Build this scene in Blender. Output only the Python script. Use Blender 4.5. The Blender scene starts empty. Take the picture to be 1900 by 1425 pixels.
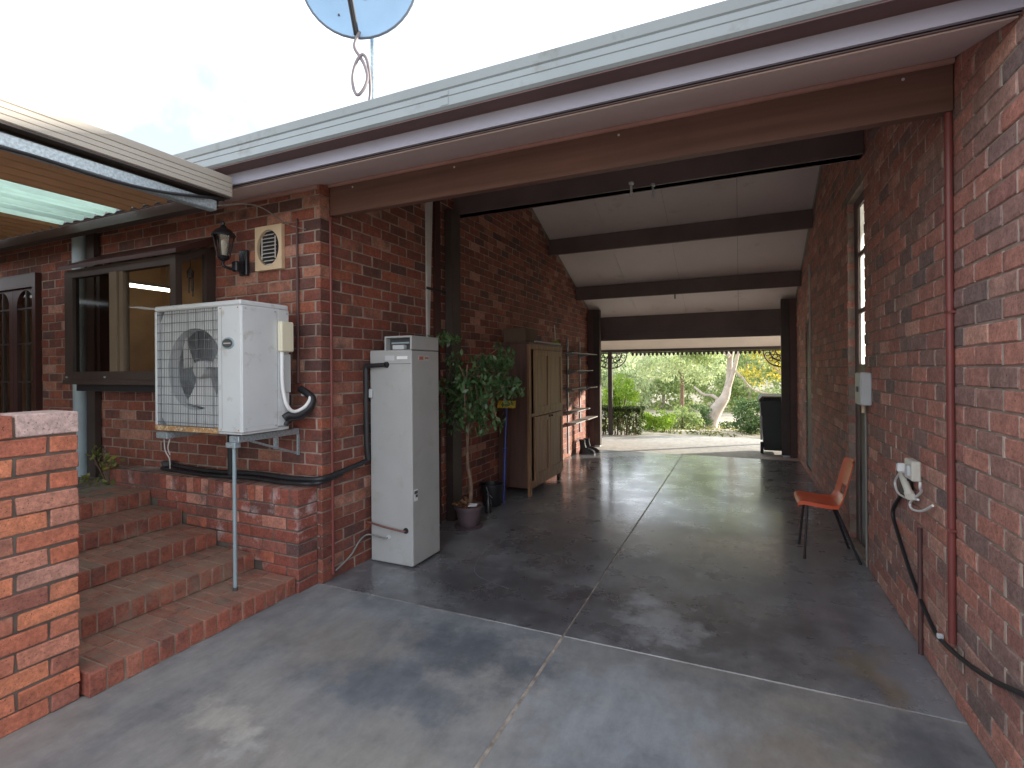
import bpy, bmesh, math, random
import numpy as np
from mathutils import Vector, Matrix
random.seed(7); RNG = np.random.default_rng(7)
SC = bpy.context.scene
COL = SC.collection
rad = math.radians

# ------------------------------------------------------------------ camera
YAW, ROLL, EYE = rad(24.1), rad(0.45), 1.55
FPX, PX, PY = 945.0, 950.0, 685.5           # focal length and principal point in photo pixels (1900 x 1425)
_r = Vector((math.cos(YAW), math.sin(YAW), 0)); _f = Vector((-math.sin(YAW), math.cos(YAW), 0)); _u = Vector((0, 0, 1))
CR = _r * math.cos(ROLL) - _u * math.sin(ROLL); CU = _r * math.sin(ROLL) + _u * math.cos(ROLL)
cam = bpy.data.cameras.new('camera'); camo = bpy.data.objects.new('camera', cam); COL.objects.link(camo)
m = Matrix((CR, CU, -_f)).transposed().to_4x4(); m.translation = Vector((0, 0, EYE)); camo.matrix_world = m
cam.lens = FPX / 1900 * 36; cam.sensor_width = 36; cam.shift_y = -(712.5 - PY) / 1900
cam.clip_start = 0.05; cam.clip_end = 2000
SC.camera = camo

# ------------------------------------------------------------------ world, sun, exposure
SUN = Vector((1.0, 0.8, 0.27)).normalized()
wd = bpy.data.worlds.new('World'); SC.world = wd; wd.use_nodes = True
nt = wd.node_tree; nt.nodes.clear()
out = nt.nodes.new('ShaderNodeOutputWorld'); bg = nt.nodes.new('ShaderNodeBackground'); bg.inputs['Strength'].default_value = 0.1
sky = nt.nodes.new('ShaderNodeTexSky'); sky.sky_type = 'NISHITA'; sky.sun_disc = False
sky.sun_elevation = math.asin(SUN.z); sky.sun_rotation = math.atan2(SUN.x, SUN.y)
tc = nt.nodes.new('ShaderNodeTexCoord'); nz = nt.nodes.new('ShaderNodeTexNoise')
nz.inputs['Scale'].default_value = 2.6; nz.inputs['Detail'].default_value = 6; nz.inputs['Roughness'].default_value = 0.55
cr = nt.nodes.new('ShaderNodeValToRGB'); cr.color_ramp.elements[0].position = 0.36; cr.color_ramp.elements[1].position = 0.62
cr.color_ramp.elements[0].color = (0.27, 0.27, 0.27, 1); cr.color_ramp.elements[1].color = (1, 1, 1, 1)
mx = nt.nodes.new('ShaderNodeMix'); mx.data_type = 'RGBA'; mx.inputs['B'].default_value = (12.1, 12.8, 13.9, 1)
nt.links.new(tc.outputs['Generated'], nz.inputs['Vector']); nt.links.new(nz.outputs['Fac'], cr.inputs['Fac'])
nt.links.new(cr.outputs['Color'], mx.inputs['Factor']); nt.links.new(sky.outputs['Color'], mx.inputs['A'])
nt.links.new(mx.outputs['Result'], bg.inputs['Color']); nt.links.new(bg.outputs['Background'], out.inputs['Surface'])
sl = bpy.data.lights.new('sun', 'SUN'); sl.energy = 5.0; sl.angle = rad(1.0); sl.color = (1.0, 0.93, 0.80)
so = bpy.data.objects.new('sun', sl); COL.objects.link(so); so.location = SUN * 60
so.rotation_euler = SUN.to_track_quat('Z', 'Y').to_euler()
SC.view_settings.view_transform = 'Standard'; SC.view_settings.look = 'None'; SC.view_settings.gamma = 1.0
SC.view_settings.use_curve_mapping = False; SC.view_settings.exposure = 1.1
SC.render.engine = 'CYCLES'; SC.cycles.use_denoising = True
SC.cycles.max_bounces = 10; SC.cycles.diffuse_bounces = 6; SC.cycles.transparent_max_bounces = 16

# ------------------------------------------------------------------ materials
def new_mat(name):
    mt = bpy.data.materials.new(name); mt.use_nodes = True
    n = mt.node_tree; n.nodes.clear()
    o = n.nodes.new('ShaderNodeOutputMaterial'); p = n.nodes.new('ShaderNodeBsdfPrincipled')
    n.links.new(p.outputs[0], o.inputs['Surface'])
    return mt, n, p, o
def c4(c): return (c[0], c[1], c[2], 1)
def noise(n, scale, detail=4, rough=0.55, vec=None, stretch=None):
    g = n.nodes.new('ShaderNodeNewGeometry') if vec is None else None
    v = g.outputs['Position'] if vec is None else vec
    if stretch:
        mp = n.nodes.new('ShaderNodeMapping'); mp.inputs['Scale'].default_value = stretch
        n.links.new(v, mp.inputs['Vector']); v = mp.outputs[0]
    t = n.nodes.new('ShaderNodeTexNoise'); t.inputs['Scale'].default_value = scale
    t.inputs['Detail'].default_value = detail; t.inputs['Roughness'].default_value = rough
    n.links.new(v, t.inputs['Vector']); return t.outputs['Fac']
def ramp(n, fac, stops):
    r = n.nodes.new('ShaderNodeValToRGB'); e = r.color_ramp.elements
    while len(e) < len(stops): e.new(0.5)
    for k, (p, c) in enumerate(stops):
        e[k].position = p; e[k].color = c4(c) if len(c) == 3 else c
    n.links.new(fac, r.inputs['Fac']); return r.outputs['Color']
def mixc(n, fac, a, b, mode='MIX'):
    x = n.nodes.new('ShaderNodeMix'); x.data_type = 'RGBA'; x.blend_type = mode
    for s, v in (('Factor', fac), ('A', a), ('B', b)):
        if hasattr(v, 'links') or hasattr(v, 'is_linked'): n.links.new(v, x.inputs[s])
        elif s == 'Factor': x.inputs[s].default_value = v
        else: x.inputs[s].default_value = c4(v)
    return x.outputs['Result']
def bump(n, p, fac, strength=0.3, dist=0.01):
    b = n.nodes.new('ShaderNodeBump'); b.inputs['Strength'].default_value = strength; b.inputs['Distance'].default_value = dist
    n.links.new(fac, b.inputs['Height']); n.links.new(b.outputs[0], p.inputs['Normal'])
G = lambda v: (v, v, v)

def paint(name, col, rough=0.5, metal=0.0, var=0.15, scale=3.0, bmp=0.05, dirt=None, dirt_lo=0.55, fine=60):
    mt, n, p, o = new_mat(name)
    f = noise(n, scale, 5)
    c = ramp(n, f, [(0.3, tuple(x * (1 - var) for x in col)), (0.7, tuple(min(1, x * (1 + var)) for x in col))])
    if dirt:
        d = ramp(n, noise(n, scale * 2.3, 6, 0.65), [(dirt_lo, G(0)), (dirt_lo + 0.14, G(1))])
        c = mixc(n, d, c, dirt)
    n.links.new(c, p.inputs['Base Color'])
    p.inputs['Roughness'].default_value = rough; p.inputs['Metallic'].default_value = metal
    if bmp: bump(n, p, noise(n, fine, 3), bmp, 0.004)
    return mt

def brick_mat(name, stops, stain=None, stain_lo=0.6, patch=0.7, gain=1.0, dust=None):
    mt, n, p, o = new_mat(name)
    oi = n.nodes.new('ShaderNodeObjectInfo'); ge = n.nodes.new('ShaderNodeNewGeometry')
    ad = n.nodes.new('ShaderNodeMath'); ad.operation = 'ADD'
    n.links.new(oi.outputs['Random'], ad.inputs[0]); n.links.new(ge.outputs['Random Per Island'], ad.inputs[1])
    fr = n.nodes.new('ShaderNodeMath'); fr.operation = 'FRACT'; n.links.new(ad.outputs[0], fr.inputs[0])
    sc_ = n.nodes.new('ShaderNodeVectorMath'); sc_.operation = 'SCALE'; sc_.inputs[0].default_value = (41.0, 17.0, 29.0); n.links.new(fr.outputs[0], sc_.inputs['Scale'])
    pv = n.nodes.new('ShaderNodeVectorMath'); pv.operation = 'ADD'; n.links.new(ge.outputs['Position'], pv.inputs[0]); n.links.new(sc_.outputs[0], pv.inputs[1]); PV = pv.outputs[0]
    st = [(q, tuple(x * gain for x in c)) for q, c in stops]
    c = ramp(n, fr.outputs[0], st)
    # burnt, darker patches that run across part of a brick
    f1 = ramp(n, noise(n, 5.0, 3, 0.5, vec=PV), [(0.53, G(0)), (0.70, G(patch))])
    c = mixc(n, f1, c, (0.085 * gain, 0.058 * gain, 0.056 * gain))
    f2 = ramp(n, noise(n, 55.0, 5, 0.7, vec=PV), [(0.30, G(0.65)), (0.72, G(1.25))])
    c = mixc(n, 1.0, c, f2, 'MULTIPLY')
    f5 = ramp(n, noise(n, 16.0, 4, 0.6, vec=PV), [(0.28, G(0.78)), (0.72, G(1.22))])
    c = mixc(n, 1.0, c, f5, 'MULTIPLY')
    f3 = ramp(n, noise(n, 110.0, 3, 0.6), [(0.62, G(0)), (0.69, G(0.85))])
    c = mixc(n, f3, c, (0.05, 0.03, 0.03))
    if dust:
        sp = n.nodes.new('ShaderNodeSeparateXYZ'); n.links.new(ge.outputs['Normal'], sp.inputs[0])
        up = ramp(n, sp.outputs['Z'], [(0.6, G(0)), (0.95, G(1))]); dn_ = ramp(n, noise(n, 4.5, 7, 0.7), [(0.32, G(.15)), (0.62, G(.8))])
        c = mixc(n, mixc(n, 1.0, up, dn_, 'MULTIPLY'), c, dust)
    if stain:
        f4 = ramp(n, noise(n, 2.6, 6, 0.7), [(stain_lo, G(0)), (stain_lo + 0.13, G(0.75))])
        c = mixc(n, f4, c, stain)
    n.links.new(c, p.inputs['Base Color']); p.inputs['Roughness'].default_value = 0.78
    bump(n, p, noise(n, 70.0, 6, 0.75), 0.7, 0.008)
    return mt

def grain(name, a, b):
    mt, n, p, o = new_mat(name)
    f = noise(n, 2.0, 6, 0.62, stretch=(.35, 9, 9)); c = ramp(n, f, [(0.3, a), (0.7, b)])
    d = ramp(n, noise(n, 1.1, 6, 0.65), [(0.5, G(0)), (0.75, G(.5))]); c = mixc(n, d, c, tuple(x * .6 for x in a))
    n.links.new(c, p.inputs['Base Color']); p.inputs['Roughness'].default_value = 0.55; bump(n, p, f, 0.2, 0.004); return mt
REDS = [(0.0, (0.27, 0.078, 0.046)), (0.20, (0.17, 0.056, 0.040)), (0.36, (0.31, 0.095, 0.055)), (0.52, (0.11, 0.052, 0.043)),
        (0.68, (0.36, 0.115, 0.06)), (0.82, (0.20, 0.072, 0.054)), (0.93, (0.40, 0.17, 0.105)), (1.0, (0.46, 0.24, 0.17))]
PINKS = [(0.0, (0.37, 0.125, 0.080)), (0.2, (0.27, 0.094, 0.070)), (0.36, (0.44, 0.165, 0.11)), (0.5, (0.155, 0.090, 0.078)),
         (0.66, (0.40, 0.14, 0.092)), (0.82, (0.215, 0.105, 0.085)), (1.0, (0.50, 0.24, 0.17))]
GLOW_ORANGES = [(0.0, (0.60, 0.185, 0.095)), (0.25, (0.46, 0.14, 0.085)), (0.45, (0.66, 0.23, 0.12)), (0.62, (0.34, 0.125, 0.09)),
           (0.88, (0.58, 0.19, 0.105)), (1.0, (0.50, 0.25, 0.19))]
M = {}
M['brick'] = brick_mat('brick', [(q, (c[0] * .97, c[1] * .95, c[2] * 1.0)) for q, c in REDS], gain=1.0)
M['brick_step'] = brick_mat('brick_step', [(q, (.5 * c[0] + .20, .5 * c[1] + .062, .5 * c[2] + .042)) for q, c in REDS], stain=(0.30, 0.20, 0.145), stain_lo=0.54, gain=1.0, dust=(0.255, 0.185, 0.14))
M['brick_plinth'] = brick_mat('brick_plinth', [(q, (c[0] * 1.1, c[1], c[2] * 1.1)) for q, c in REDS], stain=(0.62, 0.55, 0.55), stain_lo=0.55, gain=1.15, dust=(0.34, 0.28, 0.24))
M['brick_side'] = brick_mat('brick_side', [(q, (.86 * c[0] + .03, .86 * c[1] + .045, .86 * c[2] + .048)) for q, c in PINKS], gain=1.52, patch=0.28)
M['brick_low'] = brick_mat('brick_low', GLOW_ORANGES, stain=(0.40, 0.30, 0.22), stain_lo=0.66, patch=0.35)  # orange pushed brighter in place of a warm glow on this wall
M['brick_pale'] = brick_mat('brick_pale', [(0, (0.62, 0.44, 0.40)), (1, (0.58, 0.40, 0.36))])
M['mortar'] = paint('mortar', (0.30, 0.235, 0.195), 0.9, var=0.3, scale=9, bmp=0.3)
M['mortar_pale'] = paint('mortar_pale', (0.50, 0.42, 0.36), 0.9, var=0.35, scale=11, bmp=0.3)
M['mortar_dark'] = paint('mortar_dark', (0.125, 0.10, 0.083), 0.9, var=0.35, scale=9, bmp=0.3)
M['mortar_step'] = paint('mortar_step', (0.29, 0.21, 0.16), 0.9, var=0.35, scale=7, bmp=0.3)
M['beam'] = grain('beam', (0.115, 0.056, 0.042), (0.175, 0.092, 0.070))
M['maroon'] = paint('maroon', (0.105, 0.052, 0.050), 0.5, var=0.2, scale=2)
M['darkbrown'] = paint('darkbrown', (0.048, 0.033, 0.028), 0.5, var=0.25, scale=3)
M['header'] = paint('header', (0.135, 0.098, 0.095), 0.5, var=0.2, scale=2)
M['bronze'] = paint('bronze', (0.17, 0.125, 0.085), 0.4, var=0.1)
M['doorbrown'] = paint('doorbrown', (0.055, 0.022, 0.018), 0.38, var=0.2, scale=3)
M['fascia'] = paint('fascia', (0.31, 0.30, 0.36), 0.35, var=0.08, scale=2)
M['soffit'] = paint('soffit', (0.66, 0.54, 0.52), 0.6, var=0.08, scale=1.5)
M['trim'] = paint('trim', (0.42, 0.24, 0.20), 0.55, var=0.1)
M['ceiling'] = paint('ceiling', (0.76, 0.69, 0.66), 0.6, var=0.06, scale=1.3, bmp=0.03, dirt=(0.62, 0.54, 0.48), dirt_lo=0.6)
M['lining'] = paint('lining', (0.78, 0.66, 0.58), 0.6, var=0.05)
M['gutter'] = paint('gutter', (0.26, 0.295, 0.31), 0.4, var=0.10, scale=2, bmp=0.02, dirt=(0.20, 0.21, 0.20), dirt_lo=0.56)
M['gutter_cream'] = paint('gutter_cream', (0.37, 0.335, 0.29), 0.42, var=0.06, scale=2, bmp=0.02)
M['roof'] = paint('roof', (0.35, 0.37, 0.37), 0.5, var=0.1)
M['galv'] = paint('galv', (0.42, 0.49, 0.53), 0.42, 0.55, var=0.3, scale=75, bmp=0.05)
M['steelpaint'] = paint('steelpaint', (0.30, 0.38, 0.42), 0.45, 0.2, var=0.12)
M['postblue'] = paint('postblue', (0.33, 0.40, 0.43), 0.5, var=0.15)
M['white'] = paint('white', (0.60, 0.62, 0.635), 0.4, var=0.05, scale=4, bmp=0.02, dirt=(0.47, 0.45, 0.41), dirt_lo=0.58)
M['cream'] = paint('cream', (0.72, 0.68, 0.52), 0.45, var=0.06)
M['ventcream'] = paint('ventcream', (0.66, 0.50, 0.33), 0.5, var=0.1, dirt=(0.4, 0.27, 0.15), dirt_lo=0.62)
M['rust'] = paint('rust', (0.42, 0.22, 0.09), 0.8, var=0.4, scale=25, dirt=(0.68, 0.60, 0.45), dirt_lo=0.5)
M['heater'] = paint('heater', (0.40, 0.405, 0.40), 0.32, var=0.06, scale=3, bmp=0.01, dirt=(0.365, 0.36, 0.34), dirt_lo=0.56)
M['black'] = paint('black', (0.018, 0.018, 0.021), 0.5, var=0.2)
M['blackshine'] = paint('blackshine', (0.02, 0.02, 0.024), 0.25, var=0.2)
M['darkgrey'] = paint('darkgrey', (0.07, 0.07, 0.075), 0.5)
M['wire'] = paint('wire', (0.20, 0.20, 0.21), 0.5, 0.4)
M['coil'] = paint('coil', (0.46, 0.48, 0.50), 0.6, 0.1, var=0.35, scale=9)
M['fan'] = paint('fan', (0.60, 0.60, 0.60), 0.5)
M['hosewhite'] = paint('hosewhite', (0.80, 0.80, 0.80), 0.45)
M['copper'] = paint('copper', (0.22, 0.10, 0.085), 0.45, 0.3)
M['greycable'] = paint('greycable', (0.22, 0.22, 0.20), 0.6)
M['redpipe'] = paint('redpipe', (0.20, 0.055, 0.048), 0.4, var=0.15)
M['boxgrey'] = paint('boxgrey', (0.52, 0.54, 0.55), 0.45, var=0.06)
M['outlet'] = paint('outlet', (0.72, 0.70, 0.62), 0.4)
M['orange'] = paint('orange', (0.68, 0.115, 0.050), 0.32, var=0.12, scale=7, bmp=0.05, dirt=(0.45, 0.16, 0.10), dirt_lo=0.6)
M['wood'] = None; M['bluehandle'] = paint('bluehandle', (0.03, 0.045, 0.20), 0.35)
M['yellow'] = paint('yellow', (0.62, 0.44, 0.05), 0.6, var=0.2, scale=30)
M['pot'] = paint('pot', (0.12, 0.085, 0.095), 0.55, var=0.2, scale=8)
M['soil'] = paint('soil', (0.20, 0.10, 0.06), 0.95, var=0.5, scale=60, bmp=0.8)
M['bark'] = paint('bark', (0.20, 0.13, 0.09), 0.9, var=0.35, scale=20, bmp=0.5)
M['gum'] = paint('gum', (0.56, 0.47, 0.42), 0.8, var=0.2, scale=4, bmp=0.3, dirt=(0.20, 0.12, 0.09), dirt_lo=0.60)
M['gumpink'] = paint('gumpink', (0.55, 0.40, 0.32), 0.8, var=0.25, scale=5, bmp=0.3)
M['bin'] = paint('bin', (0.030, 0.037, 0.035), 0.45, var=0.15)
M['cardboard'] = paint('cardboard', (0.13, 0.085, 0.06), 0.85)
M['pale'] = paint('pale', (0.50, 0.47, 0.45), 0.6)
M['shelfgrey'] = paint('shelfgrey', (0.28, 0.26, 0.245), 0.55)
M['dish'] = paint('dish', (0.26, 0.42, 0.60), 0.38, var=0.06, scale=4)
M['dishback'] = paint('dishback', (0.10, 0.12, 0.15), 0.5)
M['strap'] = paint('strap', (0.22, 0.19, 0.20), 0.5)
M['tanwall'] = paint('tanwall', (0.66, 0.48, 0.31), 0.8)
M['sticker'] = paint('sticker', (0.80, 0.81, 0.82), 0.4)
M['stickerred'] = paint('stickerred', (0.42, 0.14, 0.10), 0.5)
M['earth'] = paint('earth', (0.56, 0.48, 0.37), 0.95, var=0.35, scale=1.7, bmp=0.5, dirt=(0.28, 0.26, 0.14), dirt_lo=0.50)
M['landing'] = paint('landing', (0.22, 0.19, 0.15), 0.9, var=0.35, scale=4, bmp=0.4, dirt=(0.12, 0.10, 0.07), dirt_lo=0.5)
M['hill'] = paint('hill', (0.10, 0.12, 0.075), 0.95, var=0.35, scale=0.15, bmp=0)

def wood_mat():
    mt, n, p, o = new_mat('wood')
    f = noise(n, 2.2, 6, 0.6, stretch=(9, 9, 0.7))
    c = ramp(n, f, [(0.3, (0.16, 0.070, 0.032)), (0.55, (0.26, 0.125, 0.058)), (0.75, (0.34, 0.175, 0.085))])
    n.links.new(c, p.inputs['Base Color']); p.inputs['Roughness'].default_value = 0.5
    bump(n, p, f, 0.15, 0.004); return mt
M['wood'] = wood_mat()
def wood2():
    mt, n, p, o = new_mat('wood_dark')
    f = noise(n, 2.2, 6, 0.6, stretch=(9, 9, 0.7))
    c = ramp(n, f, [(0.3, (0.055, 0.026, 0.018)), (0.7, (0.12, 0.060, 0.042))])
    n.links.new(c, p.inputs['Base Color']); p.inputs['Roughness'].default_value = 0.5; return mt
M['wood_dark'] = wood2()

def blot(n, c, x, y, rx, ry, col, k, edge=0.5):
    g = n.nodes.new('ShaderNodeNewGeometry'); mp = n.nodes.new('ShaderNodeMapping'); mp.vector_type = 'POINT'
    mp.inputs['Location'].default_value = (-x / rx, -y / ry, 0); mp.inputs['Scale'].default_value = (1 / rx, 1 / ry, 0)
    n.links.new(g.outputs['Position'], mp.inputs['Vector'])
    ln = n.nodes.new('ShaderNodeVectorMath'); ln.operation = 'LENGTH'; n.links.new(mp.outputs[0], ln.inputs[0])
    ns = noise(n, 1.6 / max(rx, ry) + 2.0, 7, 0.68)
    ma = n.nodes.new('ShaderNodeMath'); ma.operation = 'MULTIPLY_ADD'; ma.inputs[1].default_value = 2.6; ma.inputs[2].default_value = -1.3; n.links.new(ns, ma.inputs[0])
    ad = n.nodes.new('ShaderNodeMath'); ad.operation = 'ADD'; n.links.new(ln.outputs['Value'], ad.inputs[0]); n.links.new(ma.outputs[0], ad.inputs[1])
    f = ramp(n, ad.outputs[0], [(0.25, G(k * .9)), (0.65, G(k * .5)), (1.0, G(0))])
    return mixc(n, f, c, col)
def concrete(name, lo, hi, tint, dark, rough, pale=None, pale_lo=0.66, dark_lo=0.52, spec=0.5, gloss_lo=None, blots=()):
    mt, n, p, o = new_mat(name)
    c = ramp(n, noise(n, 1.1, 7, 0.62), [(0.28, lo), (0.72, hi)])
    t = ramp(n, noise(n, 0.55, 4, 0.5), [(0.40, G(0)), (0.66, G(0.8))])
    c = mixc(n, t, c, tint)
    d = ramp(n, noise(n, 1.7, 8, 0.68, stretch=(1.0, 1.35, 1)), [(dark_lo - .06, G(0)), (dark_lo + 0.24, G(0.85))])
    c = mixc(n, d, c, dark)
    if pale:
        q = ramp(n, noise(n, 2.3, 6, 0.6), [(pale_lo, G(0)), (pale_lo + 0.1, G(0.7))])
        c = mixc(n, q, c, pale)
    for b_ in blots: c = blot(n, c, *b_)
    # trowel scuffs and grit
    s = ramp(n, noise(n, 9.0, 8, 0.75, stretch=(1, 0.5, 1)), [(0.30, G(0.78)), (0.70, G(1.2))])
    c = mixc(n, 1.0, c, s, 'MULTIPLY')
    sp = ramp(n, noise(n, 120.0, 2, 0.5), [(0.73, G(0)), (0.78, G(0.5))])
    c = mixc(n, sp, c, (0.5, 0.5, 0.5))
    n.links.new(c, p.inputs['Base Color'])
    r = ramp(n, noise(n, 2.4, 6, 0.65), [(0.3, G(rough if gloss_lo is None else gloss_lo)), (0.72, G(rough + 0.18))])
    if gloss_lo is not None:
        p.inputs['Coat Weight'].default_value = 0.55; p.inputs['Coat Roughness'].default_value = 0.13
    n.links.new(r, p.inputs['Roughness']); p.inputs['Specular IOR Level'].default_value = spec
    bump(n, p, noise(n, 26.0, 6, 0.7), 0.10, 0.004)
    return mt
M['apron'] = concrete('apron', (0.150, 0.163, 0.182), (0.310, 0.322, 0.335), (0.265, 0.235, 0.20), (0.095, 0.112, 0.138), 0.42, pale=(0.40, 0.40, 0.40), pale_lo=0.62, dark_lo=0.52,
    blots=((-1.4, 2.45, .65, .30, (0.075, 0.088, 0.110), .85), (-1.7, 2.05, .7, .25, (0.090, 0.108, 0.135), .7), (-2.1, 2.25, .55, .35, (0.25, 0.225, 0.195), .7), (-2.15, 1.55, .22, .12, (0.42, 0.40, 0.36), .7), (-1.95, 1.5, .1, .08, (0.46, 0.44, 0.40), .6),
           (-.45, 2.3, .55, .45, (0.30, 0.325, 0.355), .75), (.3, 2.2, .5, .35, (0.25, 0.215, 0.18), .75), (.7, 2.55, .22, .25, (0.10, 0.108, 0.13), .7), (-1.2, 1.6, .5, .3, (0.28, 0.265, 0.24), .6), (-2.6, 1.7, .15, .6, (0.30, 0.30, 0.29), .5)))
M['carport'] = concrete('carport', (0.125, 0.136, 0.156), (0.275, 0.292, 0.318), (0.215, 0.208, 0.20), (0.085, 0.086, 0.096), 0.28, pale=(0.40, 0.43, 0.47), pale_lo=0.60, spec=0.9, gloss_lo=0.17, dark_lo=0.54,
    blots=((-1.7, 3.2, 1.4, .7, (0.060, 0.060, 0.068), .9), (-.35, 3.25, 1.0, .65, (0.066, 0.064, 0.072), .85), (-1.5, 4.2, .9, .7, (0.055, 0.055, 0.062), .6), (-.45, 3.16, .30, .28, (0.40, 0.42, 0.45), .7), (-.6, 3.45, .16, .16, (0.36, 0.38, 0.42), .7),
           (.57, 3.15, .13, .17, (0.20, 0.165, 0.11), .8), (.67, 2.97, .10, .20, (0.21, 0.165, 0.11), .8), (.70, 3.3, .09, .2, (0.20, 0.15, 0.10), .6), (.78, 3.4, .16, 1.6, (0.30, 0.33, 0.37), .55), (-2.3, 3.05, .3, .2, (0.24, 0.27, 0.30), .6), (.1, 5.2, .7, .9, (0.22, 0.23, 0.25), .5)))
M['drive'] = concrete('drive', (0.56, 0.54, 0.51), (0.68, 0.66, 0.62), (0.60, 0.56, 0.50), (0.48, 0.46, 0.43), 0.6)
M['joint'] = paint('joint', (0.30, 0.255, 0.215), 0.9, var=0.5, scale=14, bmp=0.4)

def glass_mat(name, tint=(0.9, 0.9, 0.88), rough=0.02, extra=0.05):
    mt, n, p, o = new_mat(name); n.nodes.remove(p)
    tr = n.nodes.new('ShaderNodeBsdfTransparent'); tr.inputs['Color'].default_value = c4(tint)
    gl = n.nodes.new('ShaderNodeBsdfGlossy'); gl.inputs['Roughness'].default_value = rough
    fr = n.nodes.new('ShaderNodeLayerWeight'); fr.inputs['Blend'].default_value = 0.5
    pw = n.nodes.new('ShaderNodeMath'); pw.operation = 'POWER'; pw.inputs[1].default_value = 5.0; n.links.new(fr.outputs['Facing'], pw.inputs[0])
    a = n.nodes.new('ShaderNodeMath'); a.operation = 'MULTIPLY_ADD'; a.inputs[1].default_value = 0.9; a.inputs[2].default_value = extra; n.links.new(pw.outputs[0], a.inputs[0])
    x = n.nodes.new('ShaderNodeMixShader')
    n.links.new(a.outputs[0], x.inputs[0]); n.links.new(tr.outputs[0], x.inputs[1]); n.links.new(gl.outputs[0], x.inputs[2])
    n.links.new(x.outputs[0], o.inputs['Surface']); return mt
M['glass'] = glass_mat('glass')
M['screen'] = glass_mat('screen', (0.42, 0.42, 0.40), 0.08, 0.04)
def translucent(name, col, mixd=0.5):
    mt, n, p, o = new_mat(name); n.nodes.remove(p)
    t = n.nodes.new('ShaderNodeBsdfTranslucent'); d = n.nodes.new('ShaderNodeBsdfDiffuse')
    c = ramp(n, noise(n, 6.0, 5, 0.6, stretch=(1, 0.3, 1)), [(0.3, tuple(x * 0.75 for x in col)), (0.6, col)])
    n.links.new(c, t.inputs['Color']); n.links.new(c, d.inputs['Color'])
    x = n.nodes.new('ShaderNodeMixShader'); x.inputs[0].default_value = mixd
    n.links.new(t.outputs[0], x.inputs[1]); n.links.new(d.outputs[0], x.inputs[2]); n.links.new(x.outputs[0], o.inputs['Surface'])
    return mt
M['obscure'] = translucent('obscure', (0.95, 0.95, 0.93), 0.1)
M['fibreglass'] = translucent('fibreglass', (0.80, 0.92, 0.84), 0.15)
M['corrugated'] = paint('corrugated', (0.42, 0.235, 0.125), 0.55, var=0.15, scale=3, dirt=(0.28, 0.15, 0.08), dirt_lo=0.58)

def emit(name, col, k):
    mt, n, p, o = new_mat(name); p.inputs['Base Color'].default_value = c4(col)
    p.inputs['Emission Color'].default_value = c4(col); p.inputs['Emission Strength'].default_value = k; return mt
M['fill_tube_glow'] = emit('fill_tube_glow', (1.0, 0.90, 0.68), 5.0)  # glow of the lamp added inside the kitchen
def leaf_mat(name, a, b, trans=0.35, rough=0.5):
    mt, n, p, o = new_mat(name)
    ge = n.nodes.new('ShaderNodeNewGeometry')
    c = ramp(n, ge.outputs['Random Per Island'], [(0.0, a), (1.0, b)])
    n.links.new(c, p.inputs['Base Color']); p.inputs['Roughness'].default_value = rough
    t = n.nodes.new('ShaderNodeBsdfTranslucent'); n.links.new(c, t.inputs['Color'])
    x = n.nodes.new('ShaderNodeMixShader'); x.inputs[0].default_value = trans
    n.links.new(p.outputs[0], x.inputs[1]); n.links.new(t.outputs[0], x.inputs[2]); n.links.new(x.outputs[0], o.inputs['Surface'])
    return mt
M['leaf_ficus'] = leaf_mat('leaf_ficus', (0.035, 0.085, 0.030), (0.15, 0.26, 0.10), 0.35, 0.32)
M['leaf_gum'] = leaf_mat('leaf_gum', (0.212, 0.304, 0.119), (0.482, 0.558, 0.216), 0.45)
M['leaf_grey'] = leaf_mat('leaf_grey', (0.314, 0.393, 0.203), (0.629, 0.702, 0.382), 0.45)
M['leaf_yellow'] = leaf_mat('leaf_yellow', (0.386, 0.380, 0.052), (0.811, 0.655, 0.104), 0.5)
M['leaf_lime'] = leaf_mat('leaf_lime', (0.182, 0.325, 0.035), (0.437, 0.585, 0.069), 0.5)
M['leaf_dark'] = leaf_mat('leaf_dark', (0.068, 0.133, 0.045), (0.188, 0.288, 0.102), 0.3)
M['leaf_hedge'] = leaf_mat('leaf_hedge', (0.042, 0.066, 0.022), (0.132, 0.180, 0.042), 0.35)
M['leaf_dry'] = leaf_mat('leaf_dry', (0.20, 0.10, 0.05), (0.40, 0.24, 0.13), 0.2)
M['leaf_weed'] = leaf_mat('leaf_weed', (0.06, 0.10, 0.03), (0.30, 0.30, 0.06), 0.35)

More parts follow.
